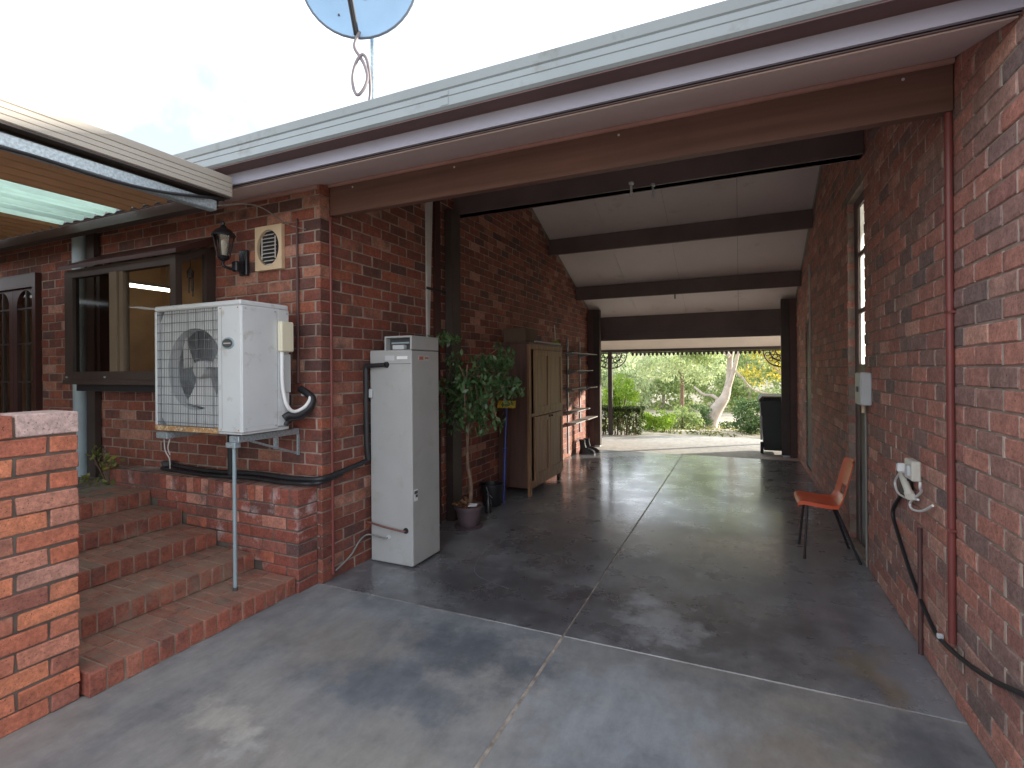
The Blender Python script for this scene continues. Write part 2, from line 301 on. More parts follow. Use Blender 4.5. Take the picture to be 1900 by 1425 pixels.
# ------------------------------------------------------------------ helpers
def put(name, data, parent=None):
    o = bpy.data.objects.new(name, data); COL.objects.link(o)
    if parent is not None: o.parent = parent
    return o
def tag(o, label=None, cat=None, group=None, kind=None):
    if label: o['label'] = label
    if cat: o['category'] = cat
    if group: o['group'] = group
    if kind: o['kind'] = kind
    return o
def thing(name, label, cat, loc=(0, 0, 0), group=None, rz=0.0):
    o = put(name, None); o.location = loc; o.rotation_euler = (0, 0, rz); o.empty_display_size = 0.1
    return tag(o, label, cat, group)
def root_of(o):
    while o.parent is not None: o = o.parent
    return o
class MB:
    """collects shapes in world coordinates, links them as one mesh object under a thing"""
    def __init__(s): s.v = []; s.f = []
    def add(s, vs, fs):
        k = len(s.v); s.v += [tuple(x) for x in vs]; s.f += [tuple(i + k for i in f) for f in fs]; return s
    def hexa(s, p): return s.add(p, [(0, 3, 2, 1), (4, 5, 6, 7), (0, 1, 5, 4), (1, 2, 6, 5), (2, 3, 7, 6), (3, 0, 4, 7)])
    def box(s, x0, x1, y0, y1, z0, z1):
        return s.hexa([(x0, y0, z0), (x1, y0, z0), (x1, y1, z0), (x0, y1, z0), (x0, y0, z1), (x1, y0, z1), (x1, y1, z1), (x0, y1, z1)])
    def cbox(s, x0, x1, y0, y1, z0, z1, r=0.006):
        bm = bmesh.new()
        for sx, X in ((1, x0), (-1, x1)):
            for sy, Y in ((1, y0), (-1, y1)):
                for sz, Z in ((1, z0), (-1, z1)):
                    bm.verts.new((X, Y + sy * r, Z + sz * r)); bm.verts.new((X + sx * r, Y, Z + sz * r)); bm.verts.new((X + sx * r, Y + sy * r, Z))
        bmesh.ops.convex_hull(bm, input=bm.verts); bm.verts.index_update()
        s.add([v.co[:] for v in bm.verts], [tuple(v.index for v in f.verts) for f in bm.faces]); bm.free(); return s
    def prism(s, poly, axis, a, b):
        """poly of 2D points in the plane across axis 'x' (y,z) / 'y' (x,z) / 'z' (x,y), swept a..b"""
        n = len(poly)
        def P(q, t): return {'x': (t, q[0], q[1]), 'y': (q[0], t, q[1]), 'z': (q[0], q[1], t)}[axis]
        vs = [P(q, a) for q in poly] + [P(q, b) for q in poly]
        fs = [tuple(range(n)), tuple(range(2 * n - 1, n - 1, -1))] + [(i, (i + 1) % n, n + (i + 1) % n, n + i) for i in range(n)]
        return s.add(vs, fs)
    def tube(s, pts, r, n=8, cap=True):
        pts = [Vector(p) for p in pts]; R = r if isinstance(r, (list, tuple)) else [r] * len(pts)
        t0 = (pts[1] - pts[0]).normalized(); a = t0.orthogonal().normalized(); k = len(s.v)
        for i, p in enumerate(pts):
            t = (pts[min(i + 1, len(pts) - 1)] - pts[max(i - 1, 0)])
            t = t.normalized() if t.length > 1e-9 else t0
            a = (a - t * a.dot(t)); a = a.normalized() if a.length > 1e-6 else t.orthogonal().normalized()
            b = t.cross(a)
            for j in range(n):
                w = 2 * math.pi * j / n; s.v.append(tuple(p + (a * math.cos(w) + b * math.sin(w)) * R[i]))
        for i in range(len(pts) - 1):
            for j in range(n):
                j2 = (j + 1) % n; s.f.append((k + i * n + j, k + i * n + j2, k + (i + 1) * n + j2, k + (i + 1) * n + j))
        if cap:
            s.f.append(tuple(k + j for j in range(n - 1, -1, -1))); e = k + (len(pts) - 1) * n; s.f.append(tuple(e + j for j in range(n)))
        return s
    def lathe(s, prof, c=(0, 0, 0), n=24, axis='z', sx=1.0, sy=1.0):
        k = len(s.v)
        for r, z in prof:
            for j in range(n):
                w = 2 * math.pi * j / n; a, b = r * math.cos(w) * sx, r * math.sin(w) * sy
                q = {'z': (a, b, z), 'x': (z, a, b), 'y': (a, z, b)}[axis]
                s.v.append((c[0] + q[0], c[1] + q[1], c[2] + q[2]))
        for i in range(len(prof) - 1):
            for j in range(n):
                j2 = (j + 1) % n; s.f.append((k + i * n + j, k + i * n + j2, k + (i + 1) * n + j2, k + (i + 1) * n + j))
        s.f.append(tuple(k + j for j in range(n - 1, -1, -1))); e = k + (len(prof) - 1) * n; s.f.append(tuple(e + j for j in range(n)))
        return s
    def quad(s, a, b, c, d): return s.add([a, b, c, d], [(0, 1, 2, 3)])
    def build(s, name, mat, parent=None, smooth=False, fix=True):
        me = bpy.data.meshes.new(name)
        off = root_of(parent).location if parent is not None else Vector((0, 0, 0))
        me.from_pydata([(v[0] - off[0], v[1] - off[1], v[2] - off[2]) for v in s.v], [], s.f)
        if fix:
            bm = bmesh.new(); bm.from_mesh(me); bmesh.ops.recalc_face_normals(bm, faces=bm.faces); bm.to_mesh(me); bm.free()
        me.materials.append(mat if not isinstance(mat, str) else M[mat])
        if smooth:
            me.polygons.foreach_set('use_smooth', [True] * len(me.polygons))
            try: me.set_sharp_from_angle(angle=rad(40))
            except Exception: pass
        me.update(); return put(name, me, parent)
def single(name, mb, mat, label, cat, group=None, smooth=False):
    return tag(mb.build(name, mat, None, smooth), label, cat, group)
def smoothpath(pts, k=6):
    P = [Vector(p) for p in pts]; out = []
    for i in range(len(P) - 1):
        p0, p1, p2, p3 = P[max(i - 1, 0)], P[i], P[i + 1], P[min(i + 2, len(P) - 1)]
        for j in range(k):
            t = j / k
            out.append(0.5 * ((2 * p1) + (p2 - p0) * t + (2 * p0 - 5 * p1 + 4 * p2 - p3) * t * t + (3 * p1 - p0 - 3 * p2 + p3) * t ** 3))
    out.append(P[-1]); return out
def leaves(name, clumps, size, mat, parent, droop=0.0, slim=0.5, kind=None):
    """clumps: (centre, radii, count); small pointed leaf faces through the volume"""
    C, S = [], []
    for c, r, n in clumps:
        d = RNG.normal(size=(n, 3)); d /= np.linalg.norm(d, axis=1)[:, None]
        q = RNG.random(n) ** 0.42
        C.append(np.array(c) + d * q[:, None] * np.array(r))
    C = np.concatenate(C); n = len(C)
    a = RNG.normal(size=(n, 3)); a[:, 2] -= droop * 1.5; a /= np.linalg.norm(a, axis=1)[:, None]
    b = np.cross(a, RNG.normal(size=(n, 3))); b /= np.linalg.norm(b, axis=1)[:, None] + 1e-9
    L = (size * (0.65 + 0.7 * RNG.random(n)))[:, None]; W = L * slim
    off = np.array(root_of(parent).location) if parent is not None else np.zeros(3)
    V = np.stack([C - a * L / 2, C + b * W / 2 + a * L * .05, C + a * L / 2, C - b * W / 2 + a * L * .05], axis=1).reshape(-1, 3) - off
    me = bpy.data.meshes.new(name); me.vertices.add(4 * n); me.vertices.foreach_set('co', V.astype(np.float32).ravel())
    me.loops.add(4 * n); me.loops.foreach_set('vertex_index', np.arange(4 * n, dtype=np.int32))
    me.polygons.add(n); me.polygons.foreach_set('loop_start', np.arange(0, 4 * n, 4, dtype=np.int32))
    me.update(calc_edges=True); me.materials.append(M[mat]); o = put(name, me, parent)
    if kind: o['kind'] = kind
    return o

def project(p):
    d = Vector(p) - Vector((0, 0, EYE)); w = d.dot(_f)
    if w < 0.1: return None
    return (PX + FPX * d.dot(CR) / w, PY - FPX * d.dot(CU) / w)

# ------------------------------------------------------------------ bricks
_tmpl = {}
def brick_tmpl(L, D, H, var):
    key = (round(L, 2), round(D, 3), round(H, 3), var)
    if key not in _tmpl:
        r = random.Random(hash(key) & 0xffff); bm = bmesh.new(); q = 0.0045
        for sx in (-1, 1):
            for sy in (-1, 1):
                for sz in (-1, 1):
                    j = [r.uniform(-.0032, .0032) for _ in range(3)]
                    X, Y, Z = sx * L / 2 + j[0], sy * D / 2 + j[1] * .6, sz * H / 2 + j[2]
                    bm.verts.new((X, Y - sy * q, Z - sz * q)); bm.verts.new((X - sx * q, Y, Z - sz * q)); bm.verts.new((X - sx * q, Y - sy * q, Z))
        bmesh.ops.convex_hull(bm, input=bm.verts)
        bmesh.ops.recalc_face_normals(bm, faces=bm.faces); bm.verts.index_update()
        vs = np.array([v.co[:] for v in bm.verts]); fs = [tuple(v.index for v in f.verts) for f in bm.faces]; bm.free()
        _tmpl[key] = (vs, fs, {})
    return _tmpl[key]
def brick_mesh(L, D, H, var, mat):
    vs, fs, cache = brick_tmpl(L, D, H, var)
    if mat not in cache:
        me = bpy.data.meshes.new('brick'); me.from_pydata([tuple(v) for v in vs], [], fs); me.materials.append(M[mat]); me.update(); cache[mat] = me
    return cache[mat]
def lay(root, bricks, mat, limit=300, pale=()):
    """bricks: (centre in root's local frame, (L,D,H)); the ones that show largest become single parts, the rest one mesh"""
    mw = Matrix.Translation(root.location) @ root.rotation_euler.to_matrix().to_4x4()
    scored = []
    for i, (c, (L, D, H)) in enumerate(bricks):
        w = mw @ Vector(c); a = 0
        q = project(w)
        if q and -60 < q[0] < 1960 and -40 < q[1] < 1465:
            e = [project(mw @ (Vector(c) + Vector((sx * L / 2, -D / 2, sz * H / 2)))) for sx, sz in ((-1, -1), (1, -1), (1, 1), (-1, 1))]
            if all(e): a = abs(sum(e[k][0] * e[(k + 1) % 4][1] - e[(k + 1) % 4][0] * e[k][1] for k in range(4))) / 2
        scored.append((a, i))
    scored.sort(reverse=True)
    own = {i for a, i in scored[:limit] if a > 0}
    V, F, k = [], [], 0
    for i, (c, (L, D, H)) in enumerate(bricks):
        var = random.randrange(4); rot = (random.gauss(0, .003), random.gauss(0, .003), random.gauss(0, .004))
        c = (c[0], c[1] + random.gauss(0, .0012), c[2] + random.gauss(0, .0008))
        if i in own:
            o = put('brick', brick_mesh(L, D, H, var, 'brick_pale' if i in pale else mat), root); o.location = c; o.rotation_euler = rot
        else:
            vs, fs, _ = brick_tmpl(L, D, H, var)
            V.append(vs + np.array(c)); F += [tuple(x + k for x in f) for f in fs]; k += len(vs)
    if V:
        me = bpy.data.meshes.new('brickwork'); me.from_pydata(np.concatenate(V).tolist(), [], F); me.materials.append(M[mat]); me.update()
        o = put('brickwork', me, root); o['kind'] = 'stuff'
def perpends(root, bricks, mat, proud=0.0035):
    """mortar of the upright joints, nearly flush with the bricks (the bed joints stay raked)"""
    mb = MB(); ends = {}
    for c, (L, D, H) in bricks: ends.setdefault(round(c[2], 3), []).append((c[0] - L / 2, c[0] + L / 2, H))
    for z, row in ends.items():
        row.sort()
        for a, b in zip(row, row[1:]):
            if 0 < b[0] - a[1] < .02:
                q = proud + random.uniform(-.0012, .0016); mb.box(a[1] - .004, b[0] + .004, -q, .01, z - a[2] / 2 - .001, z + a[2] / 2 + .001)
    me = bpy.data.meshes.new('mortar_joint'); me.from_pydata(mb.v, [], mb.f); me.materials.append(M[mat]); me.update()
    put('mortar_joint', me, root)['kind'] = 'stuff'
def courses(u0, u1, z0, ztop, holes=(), first=0, D=0.10, proud=0.006, H=0.076, P=0.086, L=0.23, skip=None, shift=0.0):
    """stretcher bond on the local plane y = 0, bricks proud of it; ztop(u) is the wall's top"""
    res = []; k = first
    while True:
        z = z0 + (k - first) * P + 0.005
        if z + H > max(ztop(u0), ztop(u1), ztop((u0 + u1) / 2), ztop(u0 + .4 * (u1 - u0))) + .6: break
        u = u0 - (0.12 if k % 2 else 0.0) + shift
        while u < u1:
            spans = [(max(u, u0), min(u + L, u1))]
            for h0, h1, hz0, hz1 in holes:
                if z + H > hz0 and z < hz1:
                    ns = []
                    for a, b in spans:
                        if b <= h0 or a >= h1: ns.append((a, b))
                        else:
                            if a < h0: ns.append((a, h0))
                            if b > h1: ns.append((h1, b))
                    spans = ns
            for a, b in spans:
                if b - a > 0.035 and z + H <= min(ztop(a), ztop(b)) and not (skip and skip(a, b, z)):
                    res.append((((a + b) / 2, D / 2 - proud, z + H / 2), (b - a, D, H)))
            u += L + 0.010
        k += 1
        if k > 80: break
    return res
def core(root, u0, u1, z0, ztop, holes=(), thick=0.22, mat='mortar', breaks=(), name='mortar_bed'):
    """solid wall behind the bricks, in the root's local frame"""
    xs = sorted({u0, u1, *[b for b in breaks if u0 < b < u1], *[x for h in holes for x in h[:2] if u0 < x < u1]})
    mb = MB()
    for a, b in zip(xs, xs[1:]):
        zs = [(z0, None)]; mid = (a + b) / 2
        hs = sorted([h for h in holes if h[0] <= mid <= h[1]], key=lambda h: h[2]); lo = z0; segs = []
        for h in hs:
            if h[2] > lo + 1e-4: segs.append((lo, h[2], h[2]))
            lo = h[3]
        segs.append((lo, ztop(a), ztop(b)))
        for s0, ta, tb in segs:
            mb.hexa([(a, 0, s0), (b, 0, s0), (b, thick, s0), (a, thick, s0), (a, 0, ta), (b, 0, tb), (b, thick, tb), (a, thick, ta)])
    me = bpy.data.meshes.new(name); me.from_pydata(mb.v, [], mb.f); me.materials.append(M[mat]); me.update()
    return put(name, me, root)

XL, XR, YF = -2.78, 0.89, 2.81          # carport side wall, right wall, house front
SLOPE = 0.386
def ceil_z(y): return min(2.93 + SLOPE * (y - 2.81), 3.65 - SLOPE * (y - 7.69))
RIDGE = (0.72 / SLOPE + 10.5) / 2
STEP_H, STEP_T = 0.115, 0.405
LAND = 5 * STEP_H

# ================================================================== SETTING
def ground():
    def h(x, y):
        z = -0.05
        if y > 12.3: z -= 0.055 * min(y - 12.3, 18)
        if y > 34: z += 0.16 * (y - 34) * min(1, (y - 34) / 60)
        if y > 34: z = min(z, 16 + 2 * math.sin(x * .02))
        return z
    ys = [-300, -80, -20, -5, 3, 9, 12.3, 13, 14, 15.5, 17, 19, 22, 26, 30, 34, 40, 48, 58, 70, 90, 120, 160, 220, 400, 900]
    xs = [-900, -300, -120, -60, -35, -22, -14, -9, -6, -4, -2, 0, 2, 4, 6, 10, 16, 26, 45, 90, 200, 500, 900]
    mb = MB(); n = len(xs)
    for y in ys:
        for x in xs: mb.v.append((x, y, h(x, y) + (0.05 * math.sin(x * 1.9 + y * 1.3) if y > 13 else 0)))
    for i in range(len(ys) - 1):
        for j in range(n - 1): mb.f.append((i * n + j, i * n + j + 1, (i + 1) * n + j + 1, (i + 1) * n + j))
    tag(mb.build('ground', 'earth', None, True, False), kind='structure')
ground()
# concrete: four poured slabs with open joints, over a bed
fl = put('floor', None); fl['kind'] = 'structure'; fl['label'] = 'concrete floor in four slabs, dark and polished inside the carport'
MB().box(-2.90, 0.92, -6, 9.6, -0.045, -0.004).build('joint_filler', 'joint', fl)
JX = -0.95
for (x0, x1, y0, y1, mt) in ((-2.89, JX - .008, -6, 2.808, 'apron'), (JX + .008, XR + .015, -6, 2.807, 'apron'),
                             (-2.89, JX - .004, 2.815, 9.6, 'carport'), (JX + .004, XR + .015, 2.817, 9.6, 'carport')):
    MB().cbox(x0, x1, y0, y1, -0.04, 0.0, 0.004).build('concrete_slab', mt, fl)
def ribbon(pts, w, z=.0016):
    mb = MB(); P = smoothpath([(a, b, z) for a, b in pts], 6)
    for i, p in enumerate(P):
        t = (P[min(i + 1, len(P) - 1)] - P[max(i - 1, 0)]).normalized(); q = Vector((-t.y, t.x, 0)) * w * random.uniform(.5, 1.2); mb.v += [tuple(p + q), tuple(p - q)]
    mb.f = [(2 * i, 2 * i + 1, 2 * i + 3, 2 * i + 2) for i in range(len(P) - 1)]; return mb
ribbon([(-2.02, 4.05), (-1.98, 3.75), (-1.90, 3.5), (-1.80, 3.38), (-1.66, 3.32), (-1.50, 3.27)], .0022).build('floor_scratch', 'steelpaint', fl)
dv = MB(); N = 24
arc = [(-6.0, 11.6), (-3.4, 11.75), (-2.1, 11.95), (-1.0, 12.35), (0.2, 12.3), (1.2, 12.0), (3.0, 11.8), (6.0, 11.6)]
dv.prism([(-6.0, 9.61), (6.0, 9.61)] + arc[::-1], 'z', -0.04, -0.002)
tag(dv.build('driveway', 'drive'), kind='structure')
tag(MB().box(-9.2, -4.47, -4, YF, -0.04, LAND - .002).build('patio', 'landing'), kind='structure')

# ================================================================== WALLS
# house front: bricks left of the carport
WIN = (-5.36, -3.96, 1.50, 2.54); DOOR = (-8.05, -6.56, LAND, 2.58)
fw = thing('house_wall', 'dark red brick house front with window, arched door and wall lamp', 'wall', (0, YF + .006, 0))
core(fw, -9.0, -2.786, 0.0, lambda u: 2.93, (WIN, DOOR), 0.16)
bl = courses(-9.0, -2.776, 0.0, lambda u: 2.925, (WIN, DOOR), skip=lambda a, b, z: b < -2.80 and (z < LAND - .03 or (a > -5.08 and z + .076 < 0.735)), shift=0.06)
lay(fw, bl, 'brick'); perpends(fw, bl, 'mortar')
# carport left wall
CUP = None
lw = thing('carport_wall', 'long dark brick wall along the left side of the carport', 'wall', (XL - .006, 0, 0), rz=rad(90))
top_l = lambda u: ceil_z(u) + 0.02
core(lw, 2.915, 10.38, 0.0, top_l, (), 0.2, breaks=(RIDGE,))
lb_ = courses(2.915, 10.385, 0.0, lambda u: ceil_z(u) - .002, ())
lay(lw, lb_, 'brick'); perpends(lw, lb_, 'mortar')
# right wall, local u = -y
D1 = (-5.44, -4.75, 0.0, 3.02); D2 = (-8.66, -8.06, 0.10, 2.2)
rw = thing('side_wall', 'tall reddish pink brick wall along the right side of the carport', 'wall', (XR + .006, 0, 0), rz=rad(-90))
def top_r(u):
    y = -u
    return 3.75 if y < 2.80 else ceil_z(y) + 0.02
core(rw, -10.38, -2.805, 0.0, lambda u: ceil_z(-u) + .02, (D1, D2), 0.2, breaks=(-RIDGE,))
core(rw, -2.80, -1.0, 0.0, lambda u: 3.75, (), 0.2, name='mortar_bed')
b1 = courses(-10.385, -1.0, 0.0, lambda u: (3.74 if -u < 2.8 else ceil_z(-u) - .002), (D1, D2))
lay(rw, b1, 'brick_side')
perpends(rw, b1, 'mortar_pale')
MB().box(XR + .01, XR + .1, 8.08, 8.64, -.03, .10).build('doorstep', 'brick_side', rw).matrix_parent_inverse = (Matrix.Translation(rw.location) @ rw.rotation_euler.to_matrix().to_4x4()).inverted() @ Matrix.Translation(rw.location)
def fixp(o, root):                      # parts built in world axes under a turned root
    o.matrix_parent_inverse = (Matrix.Translation(root.location) @ root.rotation_euler.to_matrix().to_4x4()).inverted() @ Matrix.Translation(root.location)
    return o
# glazed door unit and far dark door in the right wall
dr = fixp(MB().box(.945, .985, 4.76, 4.84, 0, 3.01).box(.945, .985, 5.27, 5.43, 0, 3.01).box(.945, .985, 4.84, 5.27, 2.93, 3.01)
          .box(.945, .985, 4.84, 5.27, 1.44, 1.57).build('glazed_door', 'header', rw), rw)
for z0, z1 in ((1.57, 2.01), (2.05, 2.50), (2.54, 2.93)):
    MB().box(.962, .970, 4.84, 5.27, z0, z1).build('pane', 'obscure', dr)
MB().box(.950, .980, 4.84, 5.27, 2.01, 2.05).box(.950, .980, 4.84, 5.27, 2.50, 2.54).build('glazing_bar', 'header', dr)
MB().box(.955, .975, 4.84, 5.27, 0.0, 1.44).build('door_panel', 'darkbrown', dr)
fixp(MB().box(XR - .0, 1.12, 4.755, 5.435, -.04, .012).build('threshold', 'mortar', rw), rw)
d2 = fixp(MB().box(.91, .96, 8.07, 8.65, .10, 2.19).build('door', 'darkbrown', rw), rw)
MB().tube([(.90, 8.56, 1.05), (.875, 8.56, 1.05), (.875, 8.48, 1.05)], .008).build('handle', 'galv', d2)

# low garden wall in the left foreground
LWX = -2.872
gw = thing('garden_wall', 'low orange brick wall end in the left foreground, warm glow in its colour', 'wall', (LWX - .008, 0, 0), rz=rad(90))
core(gw, -2.2, 1.362, 0.0, lambda u: 1.355, (), 0.215, 'mortar_dark')
lb = []
for k in range(15):
    z = 0.002 + k * 0.0846; H = 0.0745
    u = 1.368 - (0.11 if k % 2 == 0 else 0.23)
    lb.append(((((u + 1.368) / 2), .105, z + H / 2), (1.368 - u, .226, H)))
    while u > -2.2:
        a = u - .010 - .23; lb.append((((a + u - .010) / 2, .04, z + H / 2), (.23, .095, H))); u = a
pale = []
u = 1.370; z = 1.271
while u > -2.2:
    lb.append(((u - .115, .105, z + .05), (.23, .232, .098))); u -= .241
    if len(pale) == 0: pale.append(len(lb) - 1)
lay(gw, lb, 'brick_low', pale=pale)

# plinth wall below the house front
pw = thing('plinth_wall', 'short brick retaining wall with white salt stains beside the steps', 'wall', (0, 0, 0))
PX0, PX1, PY0 = -5.06, -2.818, 2.625
MB().box(PX0, PX1 - .006, PY0 + .006, YF - .003, 0, .715).build('mortar_bed', 'mortar_dark', pw)
pb = []
def step_top(x): return max(0, min(5, math.floor((-2.83 - x) / STEP_T) + 1)) * STEP_H
for k in range(7):
    z = .002 + k * .086; u = PX1 - (.11 if k % 2 else .23); spans = [(u, PX1)]
    while u > PX0: spans.append((max(u - .24, PX0), u - .010)); u -= .24
    for a, b in spans:
        if b - a > .03 and (b == PX1 or z + .076 > step_top((a + b) / 2) + .01): pb.append((((a + b) / 2, PY0 + .09, z + .038), (b - a, .18, .076)))
x = PX1
while x - .076 > PX0:
    pb.append(((x - .038, PY0 + .09, .605 + .056), (.076, .182, .112))); x -= .0855
lay(pw, pb, 'brick_plinth')

# steps
st = thing('brick_steps', 'five red brick steps climbing to the patio landing', 'steps', (-3.6, 2.0, 0))
SY0, SY1 = 1.375, 2.618
for k in range(5):
    xr = -2.832 - k * STEP_T; z1 = (k + 1) * STEP_H
    MB().box(xr - STEP_T - .05, xr - .006, SY0 + .02, SY1, z1 - STEP_H - (.02 if k == 0 else 0), z1 - .005).build('mortar_bed', 'mortar_step', st)
    y = SY1 - .004
    for i in range(15):
        for (xa, xb) in ((xr - .23, xr), (xr - .405, xr - .24)):
            o = put('brick', brick_mesh(round(xb - xa, 3), .0735, .110, random.randrange(4), 'brick_step'), st)
            o.location = ((xa + xb) / 2 + 3.6, y - .037 - 2.0, z1 - .055 + random.gauss(0, .001)); o.rotation_euler = (random.gauss(0, .006), random.gauss(0, .006), random.gauss(0, .008))
        y -= .0827
# ================================================================== ROOF, CEILING, BEAMS
rf = thing('house_roof', 'gable roof with pale grey gutter, fascia, dark beams and white ceiling', 'roof', (0, YF, 2.9))
RX0, RX1 = -9.4, XR - .004
def rz(y, d): return min(2.93 + SLOPE * (y - 2.81), 3.65 - SLOPE * (y - 7.69)) + d
for ya, yb in ((2.24, RIDGE), (RIDGE, 12.1)):
    MB().prism([(ya, rz(ya, .13)), (yb, rz(yb, .13)), (yb, rz(yb, .16)), (ya, rz(ya, .16))], 'x', RX0, 4.6).build('roof_sheet', 'roof', rf)  # carried on unseen past the right wall to block the low sun
# ceiling sheets, thin gaps between them
yb = [2.93, 4.70, RIDGE, 7.69, 9.14, 10.39]
for ya, yc in zip(yb, yb[1:]):
    x = XL + .004
    while x < XR - .01:
        x2 = min(x + 0.92, XR - .006)
        MB().hexa([(x, ya + .003, rz(ya + .003, 0)), (x2 - .004, ya + .003, rz(ya + .003, 0)), (x2 - .004, yc - .003, rz(yc - .003, 0)), (x, yc - .003, rz(yc - .003, 0)),
                   (x, ya + .003, rz(ya, .012)), (x2 - .004, ya + .003, rz(ya, .012)), (x2 - .004, yc - .003, rz(yc, .012)), (x, yc - .003, rz(yc, .012))]).build('ceiling_panel', 'ceiling', rf)
        x = x2
MB().prism([(2.3, rz(2.3, .02)), (RIDGE, rz(RIDGE, .02)), (10.39, rz(10.39, .02)), (10.39, rz(10.39, .05)), (RIDGE, rz(RIDGE, .05)), (2.3, rz(2.3, .05))], 'x', RX0, RX1).build('ceiling_backing', 'header', rf)
# beams
MB().cbox(XL + .012, RX1, 2.90, 2.96, 2.70, 2.945, .004).build('beam', 'beam', rf)['label'] = 'wide brown front beam across the carport mouth'
MB().cbox(XL + .006, RX1, 4.70, 4.80, 3.19, 3.63, .004).box(XL + .02, RX1 - .01, 4.685, 4.815, 3.19, 3.225).build('beam', 'header', rf)
MB().cbox(XL + .006, RX1, 7.69, 7.75, 3.375, 3.62, .004).build('beam', 'header', rf)
MB().cbox(XL + .006, RX1, 9.14, 9.20, 2.825, 3.07, .004).build('beam', 'header', rf)
MB().box(XL + .006, RX1, RIDGE - .04, RIDGE + .04, 3.92, 4.16).build('beam', 'header', rf)
MB().box(XL - .1, RX1 + .02, 10.40, 10.50, 2.125, 2.63).box(XL + .1, RX1 - .1, 10.37, 10.399, 2.26, 2.28).box(XL + .1, RX1 - .1, 10.385, 10.399, 2.125, 2.16).build('end_header', 'header', rf)
MB().box(XL + .02, XL + .10, 4.50, 4.68, 0, 3.19).build('beam_post', 'darkbrown', rf)
# verandah lining and fascia beyond
MB().prism([(10.51, 2.49), (11.80, 1.99), (11.80, 2.02), (10.51, 2.52)], 'x', -4.5, 2.6).build('verandah_lining', 'lining', rf)
MB().box(-4.5, 2.6, 11.80, 11.86, 1.925, 2.16).build('verandah_fascia', 'darkbrown', rf)
# eave: raked soffit, fascia, gutter
SF = lambda y: 2.905 - 0.315 * (YF - y)
MB().prism([(2.32, SF(2.32)), (2.898, SF(2.898)), (2.898, SF(2.898) + .012), (2.32, SF(2.32) + .012)], 'x', RX0, RX1).build('soffit', 'soffit', rf)
MB().prism([(2.885, SF(2.885) - .022), (2.899, SF(2.885) - .022), (2.899, SF(2.885) - .002), (2.885, SF(2.885) - .002)], 'x', XL + .01, RX1).build('soffit_trim', 'trim', rf)
MB().prism([(2.785, SF(2.79) - .03), (2.803, SF(2.79) - .03), (2.803, SF(2.80) - .002), (2.785, SF(2.785) - .002)], 'x', RX0, XL + .0).build('soffit_trim', 'trim', rf)
MB().box(RX0, RX1 + .0, 2.300, 2.322, 2.757, 2.99).build('fascia', 'maroon', rf)
MB().prism([(2.282, 2.762), (2.299, 2.762), (2.299, 2.842), (2.288, 2.842)], 'x', RX0, RX1).build('fascia_lip', 'fascia', rf)
gp = [(2.300, 2.995), (2.296, 2.995), (2.296, 2.846), (2.185, 2.846), (2.172, 2.858), (2.172, 2.900), (2.176, 2.9035), (2.172, 2.907), (2.172, 2.934), (2.177, 2.939), (2.170, 2.945), (2.163, 2.985), (2.170, 2.992), (2.176, 2.988), (2.182, 2.95), (2.182, 2.857), (2.29, 2.857)]
MB().prism([(a, b) for a, b in gp] + [(2.300, 2.857)], 'x', RX0, RX1 + .2).build('gutter', 'gutter', rf)
MB().box(RX0, RX1 + .19, 2.188, 2.2985, 2.838, 2.8455).build('shaded_sole', 'maroon', rf)  # underside strip painted maroon to imitate the shade below the gutter

for x in (-5.6, -1.35):
    MB().box(x, x + .045, 2.1695, 2.1718, 2.862, 2.898).box(x, x + .045, 2.1695, 2.1718, 2.909, 2.932).build('gutter_joiner', 'gutter', rf)
for x in (-2.55, -1.7, -.62, .35, .7):
    MB().lathe([(.007, 2.8975), (.007, 2.8995)], (x, 0, 2.915 if int(x * 100) % 2 else 2.88), 8, 'y').build('nail_head', 'boxgrey', rf)

# ================================================================== PATIO ROOF (left)
pr = thing('patio_roof', 'brown corrugated patio roof with cream gutter and clear strip on the left', 'roof', (-2.95, 2.2, 2.6))
def corr(x0, x1, y0, y1, z, pitch=.076, amp=.009, slope=0.0):
    mb = MB(); n = int((x1 - x0) / pitch * 8); k = 0
    for i in range(n + 1):
        x = x0 + (x1 - x0) * i / n; w = max(-1.0, min(1.0, 1.5 * math.sin(2 * math.pi * x / pitch))) * amp
        for y, t in ((y0, 0), (y1, 0), (y1, .003), (y0, .003)): mb.v.append((x, y, z + w + t + slope * (x1 - x)))
    for i in range(n):
        a, b = i * 4, i * 4 + 4
        mb.f += [(a, a + 1, b + 1, b), (a + 3, b + 3, b + 2, a + 2)]
    return mb
for x0, x1, y1, mt, nm in ((-3.86, -3.00, 2.11, 'corrugated', 'roof_sheet'), (-4.62, -3.86, 2.09, 'fibreglass', 'clear_sheet'), (-5.5, -4.62, 2.12, 'corrugated', 'roof_sheet'), (-7.2, -5.5, 2.10, 'corrugated', 'roof_sheet'), (-9.2, -7.2, 2.11, 'corrugated', 'roof_sheet')):
    corr(x0, x1, -3.0, y1, 2.675, .13, .026).build(nm, mt, pr, True)
for y in (0.2, -1.6):
    MB().box(-9.2, -3.05, y, y + .05, 2.57, 2.645).build('purlin', 'darkbrown', pr)
MB().box(-9.2, -3.02, 2.13, 2.20, 2.59, 2.655).build('end_batten', 'darkbrown', pr)
gq = [(-2.950, 2.660), (-2.944, 2.664), (-2.944, 2.686), (-2.948, 2.689), (-2.944, 2.692), (-2.944, 2.714), (-2.948, 2.717), (-2.944, 2.72), (-2.944, 2.742), (-2.949, 2.746), (-2.944, 2.75), (-2.941, 2.785), (-2.95, 2.79), (-2.954, 2.786), (-2.954, 2.668), (-3.06, 2.668), (-3.06, 2.78), (-3.064, 2.78), (-3.064, 2.660)]
MB().prism(gq, 'y', -3.2, 2.236).build('gutter', 'gutter_cream', pr)
